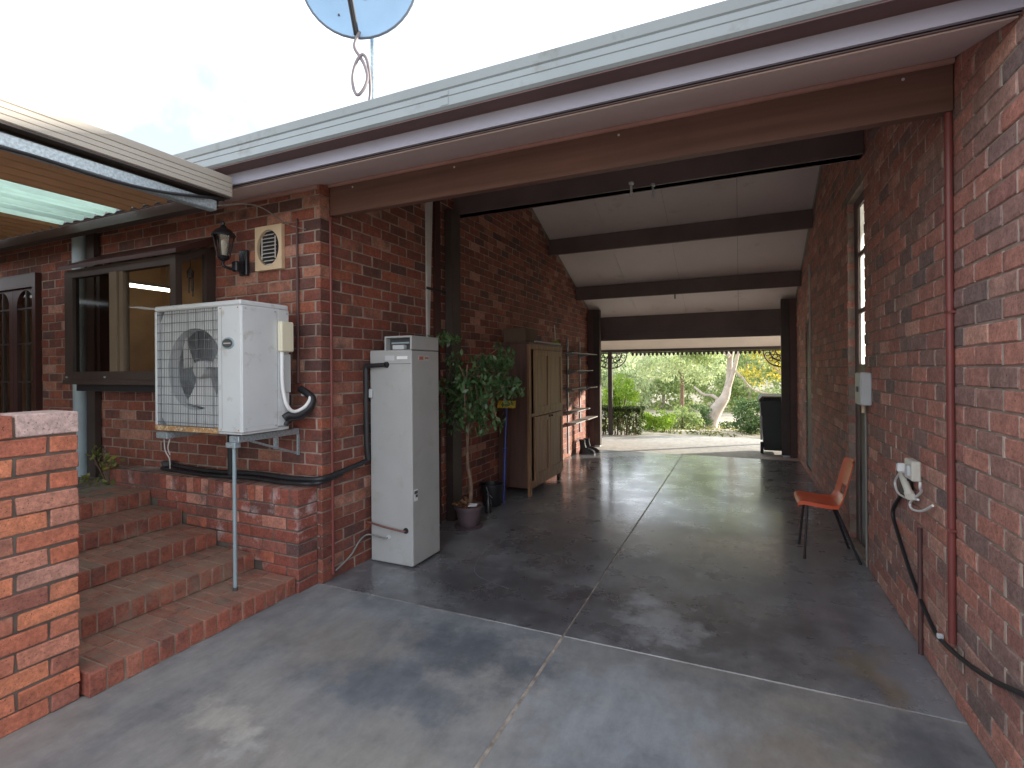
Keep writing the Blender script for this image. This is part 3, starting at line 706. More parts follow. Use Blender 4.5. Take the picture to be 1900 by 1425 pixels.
MB().box(-3.062, -2.946, 2.237, 2.241, 2.662, 2.786).build('gutter_end', 'gutter_cream', pr)
MB().box(-3.063, -2.952, -3.2, 2.23, 2.649, 2.6595).build('shaded_sole', 'darkbrown', pr)  # underside strip darkened the same way as on the house gutter
MB().cbox(-3.05, -2.985, -3.2, 2.165, 2.560, 2.625, .006).build('steel_beam', 'galv', pr)
cb = [(-2.975, -1.5, 2.555), (-2.975, .5, 2.55), (-2.975, 1.0, 2.545), (-2.978, 1.25, 2.556), (-2.972, 1.55, 2.548), (-2.970, 1.80, 2.565), (-2.965, 2.0, 2.60), (-2.98, 2.12, 2.63), (-3.0, 2.24, 2.62), (-3.06, 2.36, 2.70), (-3.1, 2.5, 2.77)]
cb = cb[:-3] + [(-2.985, 2.21, 2.64)]
single('roof_cable', MB().tube(smoothpath(cb), .009), 'black', 'black cable sagging along the galvanised patio beam', 'cable', smooth=True)
single('ceiling_wire', MB().tube(smoothpath([(-3.0, 2.18, 2.6), (-3.05, 2.5, 2.70), (-3.1, 2.79, 2.66), (-3.0, 2.797, 2.62), (-2.9, 2.797, 2.59)]), .004), 'greycable', 'thin grey wire running from the patio beam to the wall', 'wire')
ps = thing('patio_post', 'round blue grey steel post standing against the house wall left of the window', 'post', (-5.70, 2.735, LAND))
MB().tube([(-5.70, 2.735, LAND), (-5.70, 2.735, 2.86)], .058, 16).build('shaft', 'postblue', ps, True)
MB().box(-5.63, -5.50, 2.75, 2.80, LAND, 2.86).build('post_shadow', 'darkbrown', ps)  # dark strip standing in for the shadow beside the post
# ================================================================== WINDOW, DOOR in the house front
bx0, bx1, by, bz0, bz1 = -5.42, -3.90, 2.485, 1.49, 2.445      # a shallow box window standing out from the wall
wf = MB()
wf.box(bx0, bx0 + .125, by, by + .05, bz0, bz1).box(bx1 - .07, bx1, by, by + .05, bz0, bz1).box(bx0 + .125, bx1 - .07, by, by + .05, bz1 - .07, bz1).box(bx0 + .125, bx1 - .07, by, by + .05, bz0, bz0 + .07)
for xx in (bx0, bx1 - .05):
    wf.box(xx, xx + .05, 2.73, 2.81, bz0, bz1 + .10).box(xx, xx + .05, by + .05, 2.73, bz0, bz0 + .07)
    wf.hexa([(xx, by + .05, bz1 - .06), (xx + .05, by + .05, bz1 - .06), (xx + .05, 2.73, bz1 + .06), (xx, 2.73, bz1 + .06), (xx, by + .05, bz1), (xx + .05, by + .05, bz1), (xx + .05, 2.73, bz1 + .10), (xx, 2.73, bz1 + .10)])
wo = wf.build('window', 'darkbrown', fw); wo['label'] = 'brown framed box window standing out from the wall'
MB().box(-4.732, -4.63, by - .012, by + .045, bz0 + .07, bz1 - .07).box(-4.625, -4.575, by + .005, by + .04, bz0 + .07, bz1 - .07).build('mullion', 'bronze', wo)
MB().prism([(by - .03, bz1 + .002), (2.808, bz1 + .155), (2.808, bz1 + .215), (by - .03, bz1 + .035)], 'x', bx0 - .03, bx1 + .05).build('window_roof', 'doorbrown', wo)
MB().box(bx0 - .01, bx1 + .01, by - .015, 2.808, bz0 - .04, bz0 - .001).build('base_board', 'darkbrown', wo)
MB().box(bx0 + .05, bx1 - .03, by + .06, 2.806, bz0 - .10, bz0 - .041).build('base_shadow', 'black', wo)  # black block standing in for the shade under the box window
for (a, b, mt) in ((bx0 + .125, -4.732, 'screen'), (-4.575, bx1 - .07, 'glass')):
    MB().quad((a, by + .025, bz0 + .07), (b, by + .025, bz0 + .07), (b, by + .025, bz1 - .07), (a, by + .025, bz1 - .07)).build('pane', mt, wo)
for xx in (bx0 + .025, bx1 - .025):
    MB().quad((xx, by + .05, bz0 + .07), (xx, 2.73, bz0 + .07), (xx, 2.73, bz1 + .06), (xx, by + .05, bz1 - .06)).build('pane', 'glass', wo)
MB().box(bx0 + .02, bx0 + .04, by - .006, by - .0005, bz0 + .015, bz0 + .03).box(-4.83, -4.81, by - .006, by - .0005, bz0 + .015, bz0 + .03).build('catch', 'galv', wo)
# kitchen behind the glass
rm = MB()
rm.quad((-6.4, 3.9, .6), (-3.0, 3.9, .6), (-3.0, 3.9, 2.9), (-6.4, 3.9, 2.9)).quad((-6.4, 2.98, 2.88), (-3.0, 2.98, 2.88), (-3.0, 3.9, 2.88), (-6.4, 3.9, 2.88))
rm.quad((-6.4, 2.98, .62), (-3.0, 2.98, .62), (-3.0, 3.9, .62), (-6.4, 3.9, .62)).quad((-3.0, 2.98, .6), (-3.0, 3.9, .6), (-3.0, 3.9, 2.9), (-3.0, 2.98, 2.9)).quad((-6.4, 2.98, .6), (-6.4, 3.9, .6), (-6.4, 3.9, 2.9), (-6.4, 2.98, 2.9))
rm.build('room_lining', 'tanwall', fw)
MB().box(-5.5, -3.2, 3.5, 3.89, .62, 2.12).build('kitchen_cupboard', 'darkbrown', fw)
kl = thing('added_room_light', 'added tube light brightening the room behind the box window', 'light', (-5.6, 3.3, 2.42))  # invented lamp, put in to brighten the tan room
MB().box(-5.63, -5.57, 3.02, 3.56, 2.445, 2.475).box(-5.605, -5.595, 3.1, 3.11, 2.475, 2.878).box(-5.605, -5.595, 3.47, 3.48, 2.475, 2.878).build('batten', 'white', kl)
MB().tube([(-5.6, 3.04, 2.428), (-5.6, 3.54, 2.428)], .016, 10).build('tube', 'fill_tube_glow', kl, True)
single('wind_chime', MB().tube([(-4.05, 2.70, 2.50), (-4.05, 2.70, 2.38)], .003).lathe([(.004, 2.40), (.028, 2.36), (.024, 2.31), (.006, 2.30)], (-4.05, 2.70, 0), 10).tube([(-4.07, 2.70, 2.31), (-4.07, 2.70, 2.19)], .006).tube([(-4.05, 2.72, 2.31), (-4.05, 2.72, 2.16)], .006).tube([(-4.03, 2.70, 2.31), (-4.03, 2.70, 2.20)], .006),
       'darkbrown', 'small dark wind chime hanging inside the narrow window light', 'wind chime', smooth=True)
# arched french doors
dd = MB(); X0, X1, Z0, Z1 = DOOR
dd.box(X0, X0 + .06, 2.76, 2.86, Z0, Z1).box(X1 - .06, X1, 2.76, 2.86, Z0, Z1).box(X0 + .06, X1 - .06, 2.76, 2.86, Z1 - .14, Z1)
do = dd.build('door', 'doorbrown', fw); do['label'] = 'dark red french doors with arched glass lights'
xs = [X1 - .06 - .46 * k for k in range(0, 4)]
for k, xa in enumerate(xs[:3]):
    xb = max(xa - .46, X0 + .06); w = xa - xb
    L0, L1 = xb + .08, xa - .08 if k else xa - .03; cx_, r_ = (L0 + L1) / 2, (L1 - L0) / 2; zt = Z1 - .16 - r_
    lf = MB(); lf.box(xb + .002, L0, 2.79, 2.83, Z0 + .01, Z1 - .145).box(L1, xa - .002, 2.79, 2.83, Z0 + .01, Z1 - .145).box(L0, L1, 2.79, 2.83, Z0 + .01, Z0 + .16)
    nseg = 10
    for i in range(nseg):
        a0, a1 = math.pi * i / nseg, math.pi * (i + 1) / nseg
        xa0, xa1 = cx_ + r_ * math.cos(a0), cx_ + r_ * math.cos(a1); za0, za1 = zt + r_ * math.sin(a0), zt + r_ * math.sin(a1)
        lf.hexa([(xa0, 2.79, za0), (xa1, 2.79, za1), (xa1, 2.83, za1), (xa0, 2.83, za0), (xa0, 2.79, Z1 - .145), (xa1, 2.79, Z1 - .145), (xa1, 2.83, Z1 - .145), (xa0, 2.83, Z1 - .145)])
    lf.build('door_leaf', 'doorbrown', do)
    MB().quad((L0, 2.809, Z0 + .16), (L1, 2.809, Z0 + .16), (L1, 2.809, zt + r_), (L0, 2.809, zt + r_)).build('pane', 'glass', do)
    g = MB().box(cx_ - .012, cx_ + .012, 2.795, 2.825, Z0 + .16, zt + r_ - .005)
    for zz in (1.05, 1.45, 1.85, 2.22): g.box(L0, cx_ - .013, 2.796, 2.824, zz, zz + .02).box(cx_ + .013, L1, 2.796, 2.824, zz, zz + .02)
    g.build('glazing_bar', 'darkbrown', do)
rb = MB(); rb.quad((-8.6, 4.4, .55), (-6.41, 4.4, .55), (-6.41, 4.4, 2.9), (-8.6, 4.4, 2.9)).quad((-8.6, 2.98, .55), (-8.6, 4.4, .55), (-8.6, 4.4, 2.9), (-8.6, 2.98, 2.9)).quad((-8.6, 2.98, 2.89), (-6.41, 2.98, 2.89), (-6.41, 4.4, 2.89), (-8.6, 4.4, 2.89)).quad((-8.6, 2.98, .56), (-6.41, 2.98, .56), (-6.41, 4.4, .56), (-8.6, 4.4, .56)).quad((-6.41, 2.98, .55), (-6.41, 4.4, .55), (-6.41, 4.4, 2.9), (-6.41, 2.98, 2.9))
rb.build('room_lining', 'tanwall', fw)

tag(MB().box(-9.35, -9.2, -6.0, YF - .2, -.04, 2.62).build('unseen_end_wall', 'brick'), kind='structure')  # out of view, added so the window glass reflects something dark
# ================================================================== FITTINGS ON THE HOUSE FRONT
la = thing('wall_lantern', 'black coach lantern with glass sides on the brick wall beside the vent', 'wall lamp', (-3.60, YF, 2.42))
lx, ly = -3.60, 2.66
MB().cbox(-3.585, -3.50, 2.775, 2.808, 2.30, 2.50, .006).cbox(-3.57, -3.515, 2.70, 2.774, 2.32, 2.40, .008).build('wall_plate', 'blackshine', la)
MB().tube(smoothpath([(-3.56, 2.785, 2.38), (-3.575, 2.73, 2.345), (lx, ly, 2.36), (lx, ly, 2.405)]), .011).build('arm', 'blackshine', la, True)
MB().lathe([(.012, 2.395), (.035, 2.41), (.045, 2.425), (.04, 2.435)], (lx, ly, 0), 12).build('base_cup', 'blackshine', la, True)
MB().lathe([(.040, 2.436), (.070, 2.585), (.068, 2.585), (.038, 2.437)], (lx, ly, 0), 6).build('glass_body', 'glass', la)
fr = MB()
for j in range(6):
    w = 2 * math.pi * j / 6; c, s = math.cos(w), math.sin(w); fr.tube([(lx + .041 * c, ly + .041 * s, 2.432), (lx + .072 * c, ly + .072 * s, 2.59)], .0045, 5)
fr.build('frame_bar', 'blackshine', la)
MB().lathe([(.082, 2.586), (.086, 2.595), (.055, 2.635), (.028, 2.65), (.020, 2.665), (.010, 2.672), (.012, 2.69), (.003, 2.70)], (lx, ly, 0), 12).build('cap', 'blackshine', la, True)
MB().lathe([(.012, 2.44), (.014, 2.475), (.024, 2.52), (.018, 2.55), (.004, 2.56)], (lx, ly, 0), 10).build('bulb', 'pale', la, True)

ve = thing('wall_vent', 'square cream exhaust vent with a round louvred opening on the brick wall', 'vent', (-3.265, YF, 2.49))
a = MB(); vx, vz, vr = -3.265, 2.49, .115; X0, X1, Z0, Z1 = -3.405, -3.125, 2.322, 2.658
NS = 32
def sq(t):
    c, s = math.cos(t), math.sin(t); k = min(((X1 - vx) if c > 0 else (vx - X0)) / max(abs(c), 1e-6), ((Z1 - vz) if s > 0 else (vz - Z0)) / max(abs(s), 1e-6)); return vx + c * k, vz + s * k
ang = sorted({2 * math.pi * i / NS for i in range(NS)} | {math.atan2(zz - vz, xx - vx) % (2 * math.pi) for xx in (X0, X1) for zz in (Z0, Z1)})
for t0, t1 in zip(ang, ang[1:] + [ang[0] + 2 * math.pi]):
    o0, o1 = sq(t0), sq(t1); i0, i1 = (vx + vr * math.cos(t0), vz + vr * 1.18 * math.sin(t0)), (vx + vr * math.cos(t1), vz + vr * 1.18 * math.sin(t1))
    a.hexa([(i0[0], 2.775, i0[1]), (o0[0], 2.778, o0[1]), (o1[0], 2.778, o1[1]), (i1[0], 2.775, i1[1]), (i0[0], 2.808, i0[1]), (o0[0], 2.808, o0[1]), (o1[0], 2.808, o1[1]), (i1[0], 2.808, i1[1])])
a.build('face_plate', 'ventcream', ve)
MB().lathe([(vr * .99, 2.800), (vr * .99, 2.807)], (vx, 0, vz), 28, 'y', 1, 1.18).build('dark_opening', 'black', ve)
for i in range(10):
    z = vz - vr * 1.1 + i * vr * .245; w = math.sqrt(max(0, vr ** 2 - ((z - vz) / 1.18) ** 2)) * .62
    if w > .02: MB().prism([(2.779, z - .005), (2.797, z + .004), (2.797, z + .009), (2.779, z)], 'x', vx - w, vx + w).build('louvre', 'ventcream' if False else 'pale', ve)
MB().tube([(vx - .07, 2.783, vz - .085), (vx - .07, 2.783, vz + .085)], .005, 6).tube([(vx + .07, 2.783, vz - .085), (vx + .07, 2.783, vz + .085)], .005, 6).build('louvre_frame', 'pale', ve)
single('wall_conduit', MB().tube([(-2.985, 2.795, 2.30), (-2.985, 2.795, 1.46)], .011).tube([(-2.985, 2.795, 2.68), (-2.985, 2.795, 2.30)], .008), 'maroon', 'dark red conduit running down the brick beside the air conditioner', 'conduit', smooth=True)
single('corner_conduit', MB().tube([(XL + .013, 2.905, 2.69), (XL + .013, 2.905, .04)], .010), 'redpipe', 'thin reddish conduit down the corner of the brick carport wall', 'conduit', smooth=True)
single('plinth_cable', MB().tube(smoothpath([(-2.80, 2.818, .70), (-2.802, 2.822, .5), (-2.798, 2.818, .2), (-2.79, 2.85, .13), (-2.77, 2.9, .15)]), .006), 'black', 'thin black cable dropping between the plinth and the house corner', 'cable')

# ================================================================== AIR CONDITIONER
AX0, AX1, AY0, AY1, AZ0, AZ1 = -3.80, -2.93, 2.275, 2.655, 1.14, 2.015
AM = -3.145
ac = thing('air_conditioner', 'boxy white outdoor air conditioner with wire fan guard on steel brackets', 'air conditioner', (-3.36, 2.45, AZ0))
bd = MB()
bd.box(AM, AX1, AY0 + .012, AY1, AZ0 + .02, AZ1 - .03)                       # compressor side
bd.box(AX0, AM, AY1 - .04, AY1, AZ0 + .02, AZ1 - .03)                        # back
bd.box(AX0, AX0 + .012, AY0 + .03, AY1 - .04, AZ0 + .02, AZ1 - .03)
bd.build('casing', 'coil', ac)
MB().cbox(AX0 - .006, AX1 + .004, AY0 - .002, AY1 + .004, AZ1 - .035, AZ1, .008).build('lid', 'white', ac)
MB().cbox(AM, AX1 + .002, AY0, AY0 + .011, AZ0 + .015, AZ1 - .036, .004).build('front_panel', 'white', ac)
MB().cbox(AX1 + .0005, AX1 + .012, AY0 + .004, AY1 - .10, AZ0 + .015, AZ1 - .036, .004).build('side_panel', 'white', ac)
MB().cbox(AX1 + .0005, AX1 + .010, AY1 - .095, AY1, AZ0 + .03, AZ1 - .036, .003).build('rear_panel', 'white', ac)
MB().box(AX0, AM, AY0 + .005, AY1 - .041, AZ0, AZ0 + .019).box(AM, AX1, AY0 + .012, AY1, AZ0, AZ0 + .019).build('base_pan', 'white', ac)
MB().cbox(AX0 - .002, AM + .0, AY0 - .004, AY0 + .004, AZ0 + .0, AZ0 + .035, .002).build('rusty_lip', 'rust', ac)
MB().cbox(AX0 - .004, AX0 + .018, AY0 - .002, AY0 + .028, AZ0 + .036, AZ1 - .036, .003).build('corner_post', 'white', ac)
fx, fz, fr_ = (AX0 + AM) / 2 + .03, (AZ0 + AZ1) / 2 - .01, .285
sh = MB(); nS = 40
sx0, sx1, sz0, sz1 = AX0 + .018, AM, AZ0 + .036, AZ1 - .036
for i in range(nS):
    t0, t1 = 2 * math.pi * i / nS, 2 * math.pi * (i + 1) / nS
    def SQ(t):
        c, s = math.cos(t), math.sin(t); k = min(((sx1 - fx) if c > 0 else (fx - sx0)) / max(abs(c), 1e-6), ((sz1 - fz) if s > 0 else (fz - sz0)) / max(abs(s), 1e-6)); return (fx + c * k, fz + s * k)
    o0, o1 = SQ(t0), SQ(t1); i0, i1 = (fx + fr_ * math.cos(t0), fz + fr_ * math.sin(t0)), (fx + fr_ * math.cos(t1), fz + fr_ * math.sin(t1))
    sh.hexa([(i0[0], AY0 + .045, i0[1]), (o0[0], AY0 + .030, o0[1]), (o1[0], AY0 + .030, o1[1]), (i1[0], AY0 + .045, i1[1]), (i0[0], AY0 + .12, i0[1]), (o0[0], AY0 + .036, o0[1]), (o1[0], AY0 + .036, o1[1]), (i1[0], AY0 + .12, i1[1])])
sh.build('fan_shroud', 'white', ac)
MB().box(AX0 + .014, AM - .002, AY1 - .075, AY1 - .042, AZ0 + .03, AZ1 - .04).build('coil', 'coil', ac)
MB().lathe([(.055, AY0 + .07), (.062, AY0 + .08), (.062, AY0 + .15)], (fx, 0, fz), 16, 'y').build('fan_hub', 'fan', ac, True)
for k in range(3):
    b_ = MB(); t = 2 * math.pi * k / 3 + .5; pts = []
    for i in range(6):
        r = .06 + i * .042; w0, w1 = t - .30 - .04 * i, t + .28 + .05 * i
        pts.append(((fx + r * math.cos(w0), AY0 + .075, fz + r * math.sin(w0)), (fx + r * math.cos((w0 + w1) / 2), AY0 + .115, fz + r * math.sin((w0 + w1) / 2)), (fx + r * math.cos(w1), AY0 + .145, fz + r * math.sin(w1))))
    n0 = 0
    for p in pts: b_.v += list(p)
    for p in pts: b_.v += [(q[0], q[1] + .006, q[2]) for q in p]
    for i in range(5):
        for j in range(2):
            q = i * 3 + j; b_.f += [(q, q + 1, q + 4, q + 3), (q + 18, q + 21, q + 22, q + 19)]
    b_.build('fan_blade', 'fan', ac, True, False)
gz = MB(); nV = 34
for i in range(nV + 1):
    x = AX0 + .02 + (AM - AX0 - .025) * i / nV; gz.tube([(x, AY0 + .006, AZ0 + .036), (x, AY0 + .006, AZ1 - .038)], .0013, 4)
gz.build('guard_wire', 'wire', ac)['label'] = 'close vertical wires of the fan guard'
gz = MB()
for i in range(13):
    z = AZ0 + .06 + (AZ1 - AZ0 - .12) * i / 12; gz.tube([(AX0 + .012, AY0 + .003, z), (AM, AY0 + .003, z)], .0026, 5)
for i in range(8):
    x = AX0 + .10 + i * .085; gz.tube([(x, AY0 + .001, AZ0 + .036), (x, AY0 + .001, AZ1 - .038)], .0018, 4)
gz.build('guard_bar', 'wire', ac)['label'] = 'heavy horizontal bars of the fan guard'
bdg = MB().lathe([(.058, AY0 - .004), (.064, AY0 + .001)], (-3.045, 0, 1.735), 20, 'y', 1.0, .62).build('badge', 'steelpaint', ac)
MB().lathe([(.048, AY0 - .006), (.048, AY0 - .0035)], (-3.045, 0, 1.735), 20, 'y', 1.0, .60).build('badge_face', 'darkgrey', ac)
MB().box(-3.078, -3.012, AY0 - .0075, AY0 - .0062, 1.731, 1.739).build('badge_print', 'pale', ac)
MB().cbox(AX1 + .011, AX1 + .055, 2.55, 2.66, 1.685, 1.895, .008).build('terminal_cover', 'cream', ac)
MB().cbox(AX1 + .011, AX1 + .022, 2.60, 2.66, 1.40, 1.67, .004).build('valve_cover', 'boxgrey', ac)
hx = AX1 + .03
hp = [(hx, 2.575, 1.69), (hx, 2.575, 1.60), (hx + .004, 2.575, 1.45), (hx + .012, 2.60, 1.32), (hx + .025, 2.65, 1.265), (hx + .05, 2.72, 1.29), (hx + .06, 2.765, 1.345), (hx + .03, 2.785, 1.375), (hx - .04, 2.79, 1.378)]
for x, z in ((AM + .03, AZ1 - .05), (AX1 - .02, AZ1 - .05), (AM + .03, AZ0 + .03), (AX1 - .02, AZ0 + .03)):
    MB().lathe([(.005, AY0 - .003), (.0055, AY0 + .0005)], (x, 0, z), 8, 'y').build('screw', 'rust', ac)
for y, z in ((AY0 + .03, AZ1 - .055), (AY1 - .12, AZ1 - .055), (AY0 + .03, AZ0 + .04), (AY1 - .12, AZ0 + .04), (AY1 - .02, AZ1 - .06), (AY1 - .02, AZ0 + .05)):
    MB().lathe([(.0055, AX1 + .0115), (.005, AX1 + .0155)], (0, y, z), 8, 'x').build('screw', 'galv', ac)
MB().box(AX1 + .0115, AX1 + .0128, AY0 + .05, AY1 - .13, AZ0 + .045, AZ0 + .05).build('panel_crease', 'boxgrey', ac)
single('drain_hose', MB().tube(smoothpath(hp), .013, 10), 'hosewhite', 'white corrugated conduit curving down from the air conditioner side', 'hose', smooth=True)
pp = [(hx - .015, 2.60, 1.22), (hx + .0, 2.63, 1.24), (hx + .03, 2.68, 1.235), (hx + .055, 2.75, 1.275), (hx + .065, 2.785, 1.34), (hx + .02, 2.79, 1.38), (hx - .06, 2.79, 1.42)]
single('lagged_pipe', MB().tube(smoothpath(pp), .026, 10).tube(smoothpath([(hx - .01, 2.61, 1.17), (hx + .0, 2.64, 1.21), (hx + .04, 2.70, 1.22), (hx + .07, 2.77, 1.29), (hx + .06, 2.79, 1.36)]), .016, 8),
       'black', 'black lagged refrigerant pipes looping behind the white conduit', 'pipe', smooth=True)
br = thing('steel_bracket', 'galvanised steel bracket on one tall thin leg under the air conditioner', 'bracket', (-3.04, 2.307, STEP_H))
MB().cbox(-3.075, -2.985, 2.30, 2.805, 1.085, 1.128, .003).build('arm', 'galv', br)
MB().cbox(-3.72, -3.66, 2.27, 2.805, 1.085, 1.128, .003).build('arm', 'galv', br)
MB().tube([(-3.035, 2.307, STEP_H), (-3.035, 2.307, 1.085)], .0125, 10).build('leg', 'steelpaint', br, True)
MB().lathe([(.016, STEP_H), (.016, STEP_H + .02)], (-3.035, 2.307, 0), 10).build('foot', 'darkgrey', br)
MB().cbox(-3.09, -3.00, 2.285, 2.33, 1.05, 1.084, .003).build('clamp', 'galv', br)
MB().box(-3.00, -2.985, 2.79, 2.806, .93, 1.084).tube([(-3.0, 2.40, 1.085), (-3.0, 2.795, .94)], .008, 6).box(-3.02, -2.99, 2.60, 2.62, 1.0, 1.084).build('brace', 'galv', br)
MB().cbox(-3.76, -3.64, 2.25, 2.30, 1.085, 1.127, .004).build('clamp', 'galv', br)
single('hanging_wire', MB().tube(smoothpath([(-3.70, 2.27, 1.08), (-3.69, 2.27, 1.0), (-3.66, 2.28, .94), (-3.67, 2.29, .87)]), .004).tube(smoothpath([(-3.64, 2.27, 1.08), (-3.66, 2.27, 1.02), (-3.655, 2.28, .97)]), .004), 'pale', 'loose pale wire ends hanging below the left bracket', 'wire')
single('floor_spotlight', MB().lathe([(.02, 0), (.045, .02), (.05, .05), (.04, .055)], (-4.42, 2.74, .745), 14).tube([(-4.42, 2.74, .72), (-4.42, 2.74, .75)], .012), 'darkgrey', 'small round dark garden spotlight lying on the plinth top', 'light', smooth=True)
single('drain_pipe', MB().tube([(-3.62, 2.72, 1.13), (-3.62, 2.72, .735)], .022, 10), 'black', 'short black drain pipe standing on the plinth under the air conditioner', 'pipe', smooth=True)
for k, (dz, dy, r, lab) in enumerate(((.755, 2.755, .020, 'upper black pipe lying along the plinth top and round the corner'), (.735, 2.70, .014, 'lower thin black pipe lying along the front of the plinth top'))):
    P = [(-4.45, dy + .01, dz + .01), (-3.9, dy - .01, dz - .005), (-3.4, dy + .005, dz + .01), (-3.05, dy, dz + .005), (-2.85, dy + .01, dz + .01)]
    if k == 0: P += [(-2.765, 2.80, dz + .015), (-2.757, 2.92, dz + .025), (-2.757, 3.15, dz + .05), (-2.757, 3.29, dz + .07)]
    else: P += [(-2.80, 2.765, dz + .005), (-2.772, 2.80, dz + .01), (-2.764, 2.86, dz + .015), (-2.764, 3.0, dz + .03)]
    single('plinth_pipe', MB().tube(smoothpath(P), r, 8), 'black', lab, 'pipe', 'black pipes on the plinth', True)

# weeds at the landing
we = thing('weed_plant', 'scraggly weed with yellowing leaves growing at the end of the plinth', 'plant', (-5.1, 2.62, LAND))
ws = MB()
for i in range(7):
    b_ = random.uniform(-.08, .08); ws.tube(smoothpath([(-5.1 + b_ * .4, 2.64, LAND), (-5.08 + b_, 2.60, LAND + .12), (-5.06 + b_ * 2 + .02, 2.56, LAND + random.uniform(.18, .33))], 3), .004, 5)
ws.build('stem', 'bark', we)
leaves('foliage', [((-5.12, 2.58, LAND + .27), (.10, .08, .09), 26), ((-4.98, 2.60, LAND + .22), (.14, .08, .08), 30), ((-5.15, 2.62, LAND + .03), (.22, .14, .05), 50)], .055, 'leaf_weed', we)

# ================================================================== WATER HEATER
HX0, HX1, HY0, HY1 = -2.745, -2.337, 3.305, 3.70
wh = thing('water_heater', 'tall pale grey gas water heater standing against the carport wall', 'water heater', (-2.54, 3.5, 0))
MB().cbox(HX0, HX1, HY0, HY1, .012, 1.712, .008).build('cabinet', 'heater', wh)
MB().box(HX0 + .02, HX1 - .02, HY0 + .02, HY1 - .02, 0, .0115).build('plinth_foot', 'darkgrey', wh)
ct = MB().cbox(-2.600, -2.585, HY0 + .004, HY1 - .002, 1.7125, 1.823, .003).cbox(HX1 - .017, HX1, HY0 + .004, HY1 - .002, 1.7125, 1.823, .003).cbox(-2.584, HX1 - .018, HY0 + .004, HY1 - .002, 1.808, 1.823, .003).box(-2.584, HX1 - .018, HY1 - .02, HY1 - .004, 1.7125, 1.807)
ct.build('flue_cowl', 'heater', wh)
MB().box(-2.584, HX1 - .018, HY0 + .06, HY0 + .064, 1.7125, 1.807).build('flue_grille', 'darkgrey', wh)
MB().cbox(-2.53, -2.42, HY0 + .015, HY0 + .058, 1.715, 1.752, .004).build('flue_duct', 'boxgrey', wh)
MB().cbox(-2.55, -2.38, HY0 + .03, HY0 + .056, 1.76, 1.775, .003).build('flue_baffle', 'steelpaint', wh)
MB().box(-2.475, -2.375, HY0 - .0015, HY0 + .001, 1.638, 1.662).build('rating_sticker', 'sticker', wh)
MB().box(-2.590, -2.50, HY0 - .001, HY0 + .001, 1.628, 1.668).build('info_sticker', 'boxgrey', wh)
MB().box(HX1 - .001, HX1 + .0015, 3.40, 3.55, 1.625, 1.668).build('warning_sticker', 'pale', wh)
MB().box(HX1 + .0012, HX1 + .0026, 3.41, 3.465, 1.634, 1.660).box(HX1 + .0012, HX1 + .0026, 3.49, 3.54, 1.642, 1.655).build('warning_print', 'stickerred', wh)
MB().box(HX1 - .001, HX1 + .0016, 3.325, 3.375, .52, .61).build('energy_sticker', 'sticker', wh)
MB().box(HX1 + .0014, HX1 + .003, 3.328, 3.372, .575, .60).box(HX1 + .0014, HX1 + .003, 3.345, 3.372, .548, .57).build('energy_print', 'darkgrey', wh)
MB().box(HX0 + .004, HX1 - .004, HY0 - .0012, HY0 + .002, 1.600, 1.6035).box(HX1 - .002, HX1 + .0012, HY0 + .004, HY1 - .004, 1.705, 1.7085).build('panel_seam', 'darkgrey', wh)
for x, z in ((HX0 + .02, 1.69), (HX1 - .02, 1.69), (HX0 + .02, .04), (HX1 - .02, .04), (HX0 + .02, .85), (HX1 - .02, .85)):
    MB().lathe([(.005, HY0 - .003), (.0055, HY0 + .0005)], (x, 0, z), 8, 'y').build('screw', 'galv', wh)
MB().cbox(HX0 - .02, HX0 + .035, HY0 - .022, HY0 - .001, 1.33, 1.40, .004).build('clip_box', 'boxgrey', wh)
MB().lathe([(.020, HY0 - .012), (.024, HY0 + .001)], (-2.40, 0, .29), 14, 'y').build('lower_fitting', 'black', wh)
MB().lathe([(.016, HY0 - .012), (.018, HY0 + .001)], (-2.565, 0, .22), 12, 'y').build('valve_fitting', 'boxgrey', wh)
MB().lathe([(.022, HY0 - .016), (.026, HY0 + .001)], (-2.575, 0, 1.595), 14, 'y').build('upper_fitting', 'black', wh)
single('hot_water_pipe', MB().tube(smoothpath([(-2.575, HY0 - .02, 1.595), (-2.65, HY0 - .03, 1.592), (-2.742, HY0 - .035, 1.588)], 4), .017, 9).tube(smoothpath([(-2.742, HY0 - .035, 1.588), (-2.752, HY0 - .037, 1.57), (-2.753, HY0 - .037, 1.5), (-2.752, HY0 - .035, 1.0), (-2.75, HY0 - .02, .83)], 4), .021, 9),
       'black', 'black lagged pipe from the heater top bending down the wall', 'pipe', smooth=True)
single('copper_pipe', MB().tube(smoothpath([(-2.40, HY0 - .014, .29), (-2.42, HY0 - .03, .292), (-2.6, HY0 - .035, .31), (-2.75, HY0 - .03, .33), (-2.77, HY0 - .01, .335)], 4), .008, 8), 'copper', 'dark copper pipe crossing the foot of the water heater', 'pipe', smooth=True)
single('valve_pipe', MB().tube(smoothpath([(-2.565, HY0 - .014, .22), (-2.6, HY0 - .024, .215), (-2.75, HY0 - .022, .225), (-2.768, 3.20, .20), (-2.768, 3.10, .12), (-2.766, 2.98, .075), (-2.766, 2.93, .06)], 5), .007, 8), 'greycable', 'grey cable running from the heater valve down to the floor corner', 'cable', smooth=True)

